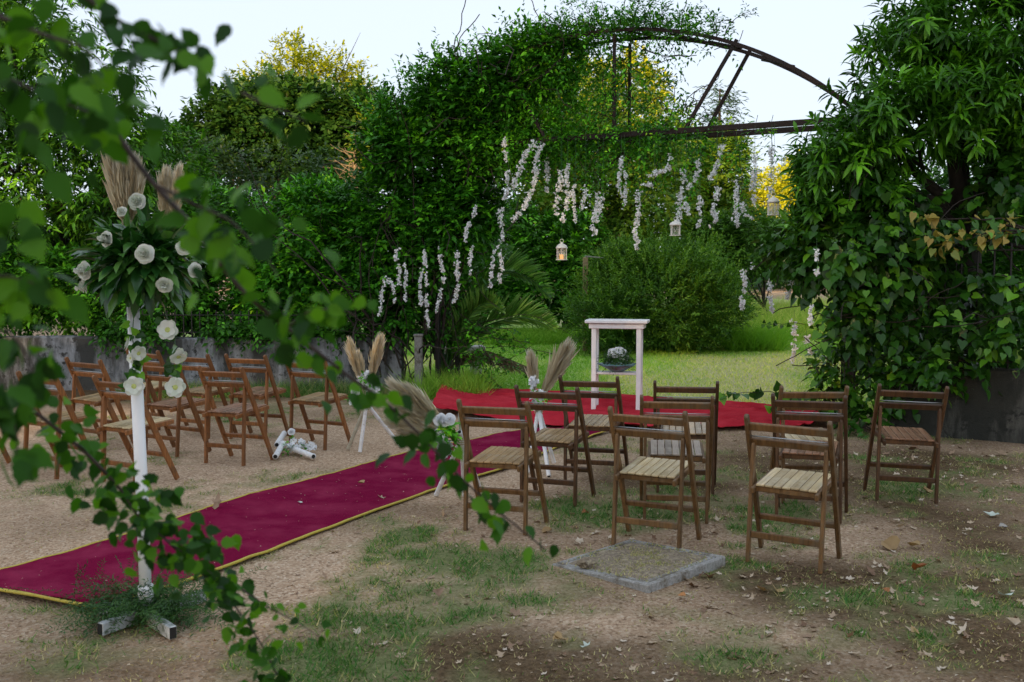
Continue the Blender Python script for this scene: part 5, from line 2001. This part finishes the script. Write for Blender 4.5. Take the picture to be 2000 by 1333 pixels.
# ---- lanterns
def lantern(label, px, ptop, pbot, Y, wpx, candle=True, square=False):
    b = at(px, pbot, Y)
    t_ = at(px, ptop, Y)
    h_ = t_[2] - b[2]
    w = wpx * Y / FPX / 2
    o = empty('lantern', tuple(b))
    tag(o, label, 'lantern', 'white hanging lanterns')
    wm = M['lantern_white']
    n = 4 if square else 6
    ph = math.pi / 4 if square else math.pi / 6
    hb_, hr = h_ * .04, h_ * .58
    ring = lambda r_, z, m_=n: [(r_ * math.cos(ph + 2 * math.pi * k / m_), r_ * math.sin(ph + 2 * math.pi * k / m_), z) for k in range(m_)]
    mb = MB()
    mb.lathe([(.001, 0), (w, 0), (w, hb_), (.001, hb_)], n=n if square else 6)
    mb.build('base', wm, o)
    for a in ring(w * .93, 0):
        m2 = MB()
        m2.bar((a[0], a[1], hb_), (a[0], a[1], hr), w * .11, w * .11)
        m2.build('corner_bar', wm, o)
    c0 = ring(w * .93, 0)
    for k in range(n):
        p, q = np.array(c0[k]), np.array(c0[(k + 1) % n])
        for f in (.33, .67):
            m2 = MB()
            e = p + (q - p) * f
            m2.bar((e[0], e[1], hb_), (e[0], e[1], hr), w * .05, w * .05)
            if f < .5:
                m2.bar((*(p + (q - p) * .33)[:2], hr * .35), (*(p + (q - p) * .67)[:2], hr * .7), w * .045, w * .045)
            m2.build('lattice_bar', wm, o)
    mb = MB()
    mb.lathe([(w * .98, hr - h_ * .02), (w * 1.06, hr), (w * 1.02, hr + h_ * .03), (w * .86, hr + h_ * .12), (w * .5, hr + h_ * .19), (w * .22, hr + h_ * .22), (w * .2, hr + h_ * .27), (w * .1, hr + h_ * .29), (.001, hr + h_ * .29)], n=18)
    mb.build('roof', wm, o, True)
    mb = MB()
    th = np.linspace(0, 2 * math.pi, 22)
    zc = hr + h_ * .345
    mb.tube([(h_ * .085 * math.cos(a), 0, zc + h_ * .085 * math.sin(a)) for a in th], h_ * .012, 6, False)
    mb.build('ring', wm, o, True)
    mb = MB()
    mb.tube([(0, 0, zc + h_ * .085), (0, 0, 3.14 - b[2])], .0016, 4, False)
    mb.build('wire', M['green_wire'], o)
    if candle:
        mb = MB()
        mb.lathe([(.001, hb_), (w * .36, hb_), (w * .36, hb_ + h_ * .22), (w * .3, hb_ + h_ * .235), (.001, hb_ + h_ * .22)], n=14)
        mb.build('candle', M['candle'], o, True)
    return o


lantern('white lantern with a lit candle hanging left of the round bush', 1097, 468, 508.5, 12.05, 22)
lantern('small square white lantern hanging below garlands above the round bush', 1319, 425, 461, 11.35, 23, False, True)
lantern('white lantern hanging against the yellow shrub beside the right tree', 1510, 377, 421, 10.75, 23, False)

# ---- old fence post behind the bush
fp = empty('fence_post', (*at(1143, 600, 19.7)[:2], 0))
tag(fp, 'old square timber post with a grey plank, left of the round bush', 'post')
zt = at(1143, 503, 19.7)[2]
mb = MB()
mb.box((0, 0, zt / 2 - .1), (.10, .09, zt + .2), ch=.008)
mb.build('post', M['old_post'], fp)
mb = MB()
mb.bar((.0, .02, zt + .02), (.36, .10, zt - .01), .08, .025, ch=.004)
mb.build('plank', M['grey_wood'], fp)

# ---- flower stand in front
sb = G(281, 1212)
stand = empty('flower_stand', (sb[0], sb[1], 0))
tag(stand, 'white pole stand with crossed feet in the left foreground', 'stand')
mb = MB()
ztop = at(285, 600, sb[1])[2]
mb.tube([(0.012, 0, .06), (0.006, 0, .6), (-.012, 0, ztop)], .0265, 20)
mb.build('pole', M['white_pipe'], stand, True)
M['dirty_white'] = plain('dirty_white', (.42, .45, .47), .6, .25, 20, dirt=((.10, .12, .09), 16, .46))
FEET = [G(196, 1243), G(338, 1250), G(400, 1175), G(196, 1200)]
for i, f in enumerate(FEET):
    d = f - sb
    mb = MB()
    mb.bar(nrm(d) * .03 + np.array([0, 0, .03]), d + np.array([0, 0, .03]), .035, .055, ch=.003)
    fo = mb.build('foot', M['dirty_white'], stand)
    mb = MB()
    e = d + np.array([0, 0, .03]) + nrm(d) * .001
    mb.bar(e, e + nrm(d) * .0015, .029, .048)
    mb.build('painted_hollow', M['hollow_shade'], fo)  # black plate painted as the shaded inside of the foot
mb = MB()
mb.tube([(0.012, 0, .055), (0.012, 0, .16)], .034, 16)
mb.build('collar', M['white_paint'], stand, True)

Ys = sb[1]
arr = empty('flower_arrangement', tuple(at(283, 600, Ys)))
tag(arr, 'round arrangement of dark glossy leaves, white roses and pampas on the pole', 'arrangement')
l0 = np.array(arr.location)
cen = at(281, 512, Ys)
n = 150
D = rvec(n)
D[:, 2] *= .75
D = nrm(D)
P = cen + D * np.array([.11, .11, .10]) * RNG.uniform(.3, 1, (n, 1))
cloud('foliage', [(a - l0, b_, c_) for a, b_, c_ in [whorl_cloud(P, D + UP * -.05, 6, .135, .046, T8, open_=.7, ldroop=.25, tint=(0, .8))]], M['leaf_magnolia'], arr)
# the outer leaves one by one
n = 120
D = rvec(n)
D[:, 2] = D[:, 2] * .7 - .05
D = nrm(D)
D[:, 1] = np.where(RNG.random(n) < .7, -np.abs(D[:, 1]), D[:, 1])
P = cen + D * np.array([.185, .185, .135])
A = D * 1.0 + rvec(n) * .35 + UP * -.1
L = RNG.uniform(.10, .155, n)
single_leaves(arr, P, A, UP + D * .3 + rvec(n) * .3, L, L * .36, T8, [M['leaf_magnolia']])
for q, s, f in [((270, 396), .085, (0, -1, .2)), ((213, 468), .075, (-.6, -1, .1)), ((285, 497), .088, (0, -1, .1)), ((171, 529), .088, (-.6, -1, 0)), ((170, 558), .07, (-.9, -.6, -.3)),
                ((358, 486), .07, (.5, -1, .3)), ((378, 528), .07, (.9, -.8, 0)), ((322, 555), .075, (.2, -1, -.4)), ((240, 415), .05, (-.2, -1, .4)), ((400, 465), .05, (.6, -1, 0))]:
    r_ = (q[0] - 281) / 150
    flower(arr, at(*q, Ys - .24 * math.sqrt(max(0, 1 - min(r_ * r_ + ((q[1] - 512) / 110) ** 2, 1))) - .05) - l0, f, s * .78, [M['petal_cream']], 'rose')
for q0, q1, w in [((240, 440), (224, 300), .05), ((248, 440), (243, 312), .05), ((256, 440), (262, 322), .045), ((238, 430), (234, 285), .042), ((322, 440), (324, 340), .035), ((335, 445), (350, 330), .03)]:
    plume(arr, at(*q0, Ys) - l0, at(*q1, Ys - .03) - l0, (0, 0, 0), w, 560, .05)

for lab, path in [('garland of white flowers and round leaves hanging left of the pole', [(262, 610), (258, 660), (268, 700), (262, 755)]),
                  ('garland of white flowers and round leaves hanging right of the pole', [(322, 610), (340, 650), (345, 700), (345, 758)])]:
    pts = polyline([at(*q, Ys - .05) for q in path], 24)
    o = empty('pole_garland', tuple(pts[0]))
    tag(o, lab, 'garland')
    mb = MB()
    mb.tube(pts - pts[0], .0022, 5, False)
    mb.build('string', M['green_wire'], o, True)
    k = 26
    P = pts[RNG.integers(2, 24, k)] + RNG.normal(0, .018, (k, 3))
    A = np.stack([RNG.normal(0, 1, k), RNG.normal(-.4, .3, k), RNG.normal(-.2, .6, k)], 1)
    L = RNG.uniform(.032, .052, k)
    single_leaves(o, P, A, np.array([0, -1, .5]) + rvec(k) * .4, L, L * .85, THEART, [M['leaf_heart']])
    fl = [((262, 755), .068, (.2, -1, .1)), ((252, 672), .05, (-.9, -.3, .3)), ((270, 690), .055, (.5, -.5, -.2)), ((256, 700), .035, (-.5, -1, 0))] if path[0][0] < 300 else [((328, 645), .07, (.1, -1, .2)), ((348, 696), .06, (.5, -.6, -.6)), ((343, 757), .07, (.1, -1, .1)), ((352, 688), .03, (0, -1, 0))]
    for q, s, f in fl:
        flower(o, at(*q, Ys - .09) - pts[0], f, s, [M['petal_cream']], 'open')

fe = plant('asparagus_fern', 'fine feathery green fern round the foot of the white stand', 'fern', (sb[0], sb[1] - .02, 0))
n = 330
D = np.stack([RNG.normal(0, 1, n), RNG.normal(-.1, .6, n), np.abs(RNG.normal(0, .5, n)) + .1], 1)
P = np.tile(np.array([sb[0], sb[1], .05]), (n, 1)) + RNG.normal(0, 1, (n, 3)) * np.array([.13, .06, .04])
cloud('fronds', local(fe, [twig_cloud(P, D, .24, 26, .026, .005, spread=1.0, droop=.35)]), M['fern'], fe)

# ---- concrete slab
q4 = [G(*q) for q in [(1088, 1098), (1265, 1157), (1418, 1100), (1222, 1056)]]
sc_ = np.mean(q4, 0)
ax_ = nrm(((q4[1] - q4[0]) + (q4[2] - q4[3])) / 2)
ang = math.atan2(ax_[1], ax_[0])
slab = empty('concrete_cover', (sc_[0], sc_[1], 0), ang)
tag(slab, 'square concrete inspection cover with a raised rim, set in the grass', 'cover')
SZ = .66
slab.rotation_euler = (math.radians(1.2), math.radians(-3.2), ang)
slab.location.z = -.012
RW = .030
for cx, cy, sx, sy in [(0, -SZ / 2 + RW / 2, SZ, RW), (0, SZ / 2 - RW / 2, SZ, RW), (-SZ / 2 + RW / 2, 0, RW, SZ - 2 * RW - .004), (SZ / 2 - RW / 2, 0, RW, SZ - 2 * RW - .004)]:
    mb = MB()
    mb.box((cx, cy, -.02), (sx, sy, .10), ch=.006)
    mb.build('rim', M['concrete'], slab)
mb = MB()
LD = SZ - 2 * RW - .018
mb.box((0, 0, -.0235), (LD, LD, .10), ch=.005)
mb.build('lid', M['concrete'], slab)
# soil that has gathered on the lid
k = 40
uu = np.linspace(-.5, .5, k)
U_, V2 = np.meshgrid(uu, uu, indexing='ij')
hh = .030 * (NZ.fbm(U_ * 7 + 3, V2 * 7 + 8, 4) - .30) * np.clip(1.35 - (np.abs(U_ + .05) * 2.05) ** 6 - (np.abs(V2 - .05) * 2.05) ** 6, -.3, 1) - .012 * (np.abs(U_) > .46) - .012 * (np.abs(V2) > .46)
me = np_mesh('soil_patch', np.stack([U_ * LD, V2 * LD, .026 + hh * 1.0 + .0035], -1).reshape(-1, 3), np.stack([(np.arange(k - 1)[:, None] * k + np.arange(k - 1)[None]).ravel() + q for q in (0, k, k + 1, 1)], 1), smooth=True)
M['slab_soil'] = plain('slab_soil', (.19, .15, .105), .95, .5, 70, bmp=.006, dirt=((.33, .28, .19), 30, .5))
link('soil_patch', me, M['slab_soil'], slab)
n = 2600
a = np.clip(RNG.normal(0, .15, (n, 2)), -.29, .29)
ca, sa_ = math.cos(ang), math.sin(ang)
wx = sc_[0] + a[:, 0] * ca - a[:, 1] * sa_
wy = sc_[1] + a[:, 0] * sa_ + a[:, 1] * ca
blades('slab_debris', wx, wy, RNG.uniform(.003, .016, n), np.full(n, .006), RNG.uniform(.5, 1, n), M['grass'], 'dry grass clippings on the concrete cover', .022 + a[:, 0] * math.sin(math.radians(3.2)) + a[:, 1] * .02)
ck = empty('concrete_fragment', tuple(G(1142, 1112)), .4)
tag(ck, 'small dark broken lump lying on the rim of the concrete cover', 'fragment')
me_ = bmesh.new()
bmesh.ops.create_icosphere(me_, subdivisions=2, radius=.034)
for v in me_.verts:
    v.co.x *= 1.3
    v.co.z *= .75
    v.co += v.normal * RNG.normal(0, .008)
mm = bpy.data.meshes.new('lump')
me_.to_mesh(mm)
o = link('lump', mm, M['slab_soil'], ck)
o.location = (0, 0, .03)

# ---- fallen leaves
PLANE = (np.array([(0, 0, 0), (.10, .30, .06), (.30, .16, .02), (.42, .52, .12), (.60, .20, .02), (1.0, .10, .16), (.80, -.10, .05), (.62, -.24, .02), (.44, -.55, .10), (.30, -.18, .02), (.10, -.28, .05), (.45, 0, -.03)]),
         np.array([(11, 1, 0), (11, 2, 1), (11, 3, 2), (11, 4, 3), (11, 5, 4), (11, 6, 5), (11, 7, 6), (11, 8, 7), (11, 9, 8), (11, 10, 9), (11, 0, 10)]))
CURL = (np.array([(0, 0, .02), (.15, .38, .28), (.45, .52, .42), (.8, .36, .34), (1, .02, .10), (.8, -.40, .20), (.45, -.56, .26), (.15, -.36, .14), (.45, .05, .0), (.2, 0, 0), (.75, 0, .03)]),
        np.array([(9, 1, 0), (9, 8, 1), (8, 2, 1), (8, 3, 2), (8, 10, 3), (10, 4, 3), (10, 5, 4), (8, 5, 10), (8, 6, 5), (8, 7, 6), (9, 7, 8), (9, 0, 7)]))


def fallen(label, px, py, spx, T, mat, z=.008, group=None, tilt=.25):
    p = G(px, py)
    L_ = spx * p[1] / FPX
    o = bpy.data.objects.new('fallen_leaf', np_mesh('fallen_leaf', T[0] + RNG.normal(0, .055, T[0].shape), T[1], np.clip(RNG.uniform(0, 1) + RNG.normal(0, .08, len(T[0])), 0, 1), smooth=True))
    o.data.materials.append(mat)
    COL.objects.link(o)
    o.location = (p[0], p[1], z)
    o.rotation_euler = (RNG.normal(0, tilt), RNG.normal(0, tilt), RNG.uniform(0, 6.28))
    o.scale = (L_, L_ * RNG.uniform(.7, 1), L_)
    tag(o, label, 'leaf', group or 'fallen dry leaves')
    return o


dry, orange, brown, pale = M['leaf_dry'], M['leaf_dry_orange'], M['leaf_dry_brown'], M['leaf_dry_pale']
for a in [('large curled brown leaf on the dirt right of the nearest chair', 1728, 1064, 40, CURL, brown), ('smaller tan leaf beside the large curled brown leaf', 1774, 1066, 24, CURL, brown),
          ('crumpled orange leaf on the dirt at right', 1782, 1115, 32, CURL, orange), ('folded tan leaf lying below the nearest chair', 1520, 1162, 42, CURL, brown),
          ('pale green star shaped leaf near the right edge', 1945, 1160, 30, PLANE, pale), ('small orange leaf below the crumpled orange leaf', 1734, 1161, 18, CURL, orange),
          ('flat brown leaf just left of the folded tan leaf', 1478, 1150, 28, PLANE, brown), ('flat tan leaf directly below the folded tan leaf', 1470, 1176, 26, PLANE, dry),
          ('small tan leaf at the slab side, left of the folded tan leaf', 1430, 1140, 24, PLANE, dry), ('pale leaf with ragged edges below the slab corner', 1345, 1145, 30, PLANE, dry),
          ('brown leaf lying against the right slab edge', 1385, 1130, 30, CURL, dry), ('dark brown leaf under the slab corner', 1338, 1168, 18, CURL, orange),
          ('large tan star leaf on the runner beside the white pole', 420, 1004, 34, PLANE, dry, .035), ('small orange leaf on the runner left of the star leaf', 388, 1010, 14, PLANE, orange, .035),
          ('pale leaf on the middle of the runner', 438, 1073, 18, PLANE, dry, .035), ('cream leaf on the runner near its far half', 738, 978, 16, PLANE, dry, .035),
          ('brown leaf on the runner behind the leaning tripod leg', 698, 953, 16, CURL, brown, .035), ('pale leaf at the near corner of the runner', 158, 1167, 18, PLANE, dry, .035),
          ('small white petal on the runner, left part', 587, 990, 14, PLANE, pale, .035), ('reddish leaf on the ground left of the slab chair', 1136, 1003, 16, CURL, orange),
          ('tan leaf in the grass left of the slab chair', 1078, 1036, 22, CURL, brown), ('tan leaf on the grass behind the slab', 1170, 1040, 26, PLANE, dry),
          ('cream leaf on the grass, second behind the slab', 1140, 1060, 26, PLANE, dry), ('pale leaf touching the left leg of the slab chair', 1185, 1056, 22, CURL, dry),
          ('standing dry leaf in the green grass at bottom centre', 858, 1168, 22, CURL, dry), ('tan leaf on the bare patch at bottom centre', 1080, 1250, 22, CURL, brown),
          ('long tan leaf on the bare patch at bottom centre', 1110, 1252, 30, PLANE, brown), ('pale leaf below the long tan leaf at bottom centre', 1135, 1268, 24, PLANE, pale),
          ('thin dry twig like leaf in the grass at bottom centre', 995, 1196, 34, PLANE, dry), ('tan leaf at the bottom right corner area', 1780, 1240, 20, CURL, brown),
          ('pale crumpled leaf at the right edge of the dirt', 1985, 1225, 32, CURL, dry), ('whitish scrap on the dirt far right behind the chairs', 1935, 1010, 34, PLANE, pale),
          ('blue grey stone like scrap on the dirt at far right', 1950, 1030, 16, CURL, M['stone']), ('tan leaf under the far right chair', 1815, 965, 24, PLANE, brown),
          ('dark curled leaf behind the far right chair', 1775, 880, 18, CURL, dry), ('tan leaf pale side up at the far right shade', 1960, 890, 34, PLANE, dry),
          ('pale leaf on the dirt right of the dark chairs', 1765, 1020, 26, PLANE, dry), ('pale leaf second right of the dark chairs', 1757, 1030, 30, PLANE, dry),
          ('brown leaf at the dirt edge in the bottom right', 1690, 1148, 20, PLANE, dry)]:
    fallen(*a)

# litter that nobody could count
n = 9500
X = RNG.uniform(-1.5, 4.2, n)
Y = 3.0 + RNG.random(n) ** 1.4 * 7.2
dn = blob_mask(X, Y, [(1600, 1150, 380, 110, 1), (1300, 1290, 500, 70, .7), (1300, 1010, 400, 60, .8), (1850, 900, 300, 70, .9), (900, 1200, 400, 120, .35)])
ok = (RNG.random(n) < dn * .9 + .04) & (np.abs(X) < Y * .55)
X, Y = X[ok], Y[ok]
n = len(X)
P = np.stack([X, Y, hz(X, Y) + .004], 1)
A = rvec(n)
A[:, 2] *= .25
N = UP + rvec(n) * .45
s = RNG.uniform(.018, .075, n) * RNG.uniform(.4, 1, n)
tag(cloud('leaf_litter', [cloud_arrays(P, A, N, s, s * .75, PLANE, RNG.random(n))], M['leaf_dry']), 'small dry leaf litter scattered over the dirt and grass', 'leaf litter')
n = 9000
X = RNG.uniform(-4.5, 4.5, n)
Y = 3.0 + RNG.random(n) ** 1.3 * 9
ok = np.abs(X) < Y * .56
X, Y = X[ok], Y[ok]
n = len(X)
P = np.stack([X, Y, hz(X, Y) + .002], 1)
A = rvec(n)
A[:, 2] *= .15
s = RNG.uniform(.008, .024, n)
tag(cloud('ground_crumbs', [cloud_arrays(P, A, UP + rvec(n) * .3, s, s * .5, T4, RNG.uniform(.0, 1, n) ** 1.5)], M['leaf_dry']), 'crumbs of bark, petals and dry leaf on the dirt', 'leaf litter')


n = 260
t = RNG.random(n)
v_ = RNG.uniform(.04, .96, n)
Lp, Rp = polyline(RL, 200), polyline(RR, 200)
k = (t * 199).astype(int)
XY = Lp[k] + (Rp[k] - Lp[k]) * v_[:, None]
P = np.stack([XY[:, 0], XY[:, 1], zrun(XY[:, 0], XY[:, 1], v_) + .010], 1)
A = rvec(n)
A[:, 2] *= .1
s = RNG.uniform(.004, .013, n)
tag(cloud('carpet_lint', [cloud_arrays(P, A, UP + rvec(n) * .2, s, s * .6, T4, RNG.uniform(.5, 1, n))], M['leaf_dry']), 'pale lint and petal crumbs on the burgundy runner', 'lint')


# ---- blurred branches close to the lens
BIRCH = (np.array([(0, 0, 0), (.10, .30, .02), (.30, .46, .04), (.52, .34, .03), (.60, .38, .03), (.78, .17, 0), (1.0, 0, -.12), (.78, -.17, 0), (.60, -.38, .03), (.52, -.34, .03), (.30, -.46, .04), (.10, -.30, .02), (.35, 0, -.01), (.7, 0, -.03)]),
         np.array([(0, 12, 1), (12, 2, 1), (12, 3, 2), (12, 13, 3), (13, 4, 3), (13, 5, 4), (13, 6, 5), (0, 11, 12), (12, 11, 10), (12, 10, 9), (12, 9, 13), (13, 9, 8), (13, 8, 7), (13, 7, 6)]))


def branch(label, path, r0, leaves, mats, sz, seed_dir=(0, 0, -1), scatter=.02, t0=.04):
    """path: (px, py, distance); leaves: number spread along it"""
    pts = polyline([at(*q) for q in path], 60)
    k = np.ones(7) / 7
    pts = np.stack([np.convolve(np.pad(pts[:, i], 3, 'edge'), k, 'valid') for i in range(3)], 1)
    o = empty('front_branch', tuple(pts[0]))
    tag(o, label, 'branch', 'blurred branches near the lens')
    mb = MB()
    mb.tube(pts - pts[0], np.linspace(r0, r0 * .35, 60), 7, False)
    mb.build('stem', M['twig_dark'], o, True)
    t = np.sort(RNG.uniform(t0, 1, leaves))
    C = np.stack([np.interp(t * 59, np.arange(60), pts[:, i]) for i in range(3)], 1)
    n = leaves
    off = RNG.normal(0, scatter, (n, 3))
    A = np.array(seed_dir) + RNG.normal(0, .75, (n, 3)) * np.array([1, .6, .7])
    N = np.array([0, -.7, .7]) + rvec(n) * .9
    L = RNG.uniform(.65, 1.25, n) * sz
    single_leaves(o, C + off, A, N, L, L * .80, BIRCH, mats)
    return o


LF = [M['leaf_front']]
branch('long blurred branch crossing diagonally from upper left to the concrete cover', [(215, 235, 1.15), (270, 335, 1.15), (340, 400, 1.15), (400, 465, 1.15), (450, 555, 1.2), (560, 640, 1.25), (680, 735, 1.35), (760, 790, 1.45), (830, 860, 1.5), (910, 945, 1.55), (1010, 1030, 1.6), (1080, 1085, 1.6)], .0036, 96, LF, 0.0302, (.15, 0, -.8), .018, .15)
branch('blurred leafy twig in front of the pampas and right of the flower ball', [(300, 360, 1.05), (380, 400, 1.05), (450, 430, 1.05), (520, 500, 1.05), (545, 545, 1.05)], .0022, 40, LF, 0.0314, (.1, 0, -.7), .026, .2)
branch('blurred twig with leaves hanging over the white wall', [(560, 640, 1.25), (600, 610, 1.2), (660, 600, 1.2), (700, 620, 1.2)], .002, 21, LF, 0.0302, (0, 0, -.8), .016)
branch('blurred leafy branch hanging in front of the white pole to the ground', [(20, 765, 1.5), (100, 830, 1.55), (165, 880, 1.6), (235, 955, 1.65), (290, 1020, 1.7), (360, 1090, 1.75), (430, 1150, 1.8), (480, 1210, 1.8), (530, 1290, 1.8), (545, 1330, 1.8)], .0034, 185, LF, 0.0289, (.1, 0, -.6), .024)
branch('blurred thick leaf cluster low in front of the runner', [(235, 955, 1.65), (270, 1010, 1.66), (330, 1060, 1.68), (400, 1110, 1.7), (450, 1150, 1.7)], .002, 202, LF, 0.0276, (.1, 0, -.5), .032)
branch('small twig of round leaves at the bottom, right of the white stand', [(470, 1150, 1.75), (530, 1190, 1.75), (580, 1215, 1.75), (625, 1245, 1.75)], .0016, 23, LF, 0.0189, (0, 0, -.7), .014)
branch('dark blurred leaves against the sky at upper left', [(150, -20, 1.0), (215, 30, 1.0), (265, 60, 1.0), (320, 85, 1.0), (370, 110, 1.0), (408, 150, 1.0)], .0026, 31, LF, 0.0289, (.05, 0, -.9), .010)
branch('dense blurred leaf mass in the top left corner', [(-60, 10, .95), (20, 40, .95), (90, 70, .95), (160, 90, .95), (215, 140, .95)], .003, 57, LF, 0.0327, (.1, 0, -.8), .042)
branch('blurred leaves below the top left corner mass', [(-60, 120, 1.0), (30, 160, 1.0), (120, 200, 1.0), (190, 225, 1.05)], .0026, 37, LF, 0.0314, (.1, 0, -.9), .034)
branch('blurred twig hanging from the upper branch over the left tree', [(160, 170, 1.1), (190, 220, 1.1), (215, 235, 1.15)], .002, 18, LF, 0.0302, (.1, 0, -.9), .016)
branch('blurred yellow green twig at the left edge, level with the flowers', [(-40, 380, 1.0), (10, 430, 1.0), (40, 450, 1.0)], .002, 15, LF, 0.0314, (.1, 0, -.7), .014)
branch('blurred twig with toothed leaves at the left edge, below the flowers', [(-40, 540, 1.0), (20, 540, 1.0), (70, 555, 1.0), (95, 570, 1.0)], .002, 26, LF, 0.0327, (0, 0, -.8), .016)
branch('blurred leaves hanging over the left end of the wall', [(-40, 640, 1.05), (20, 650, 1.05), (50, 690, 1.05), (60, 740, 1.05)], .002, 26, LF, 0.0327, (0, 0, -.8), .014)
branch('blurred leaves at the left edge in front of the cut off chair', [(-40, 770, 1.1), (20, 790, 1.1), (35, 860, 1.1), (30, 900, 1.1)], .002, 22, LF, 0.0345, (.1, 0, -.9), .014)
branch('single dark blurred sprig floating before the round tree', [(470, 180, .95), (520, 205, .95), (570, 225, .95), (600, 240, .95)], .0016, 12, LF, 0.0263, (.1, 0, -.5), .012)
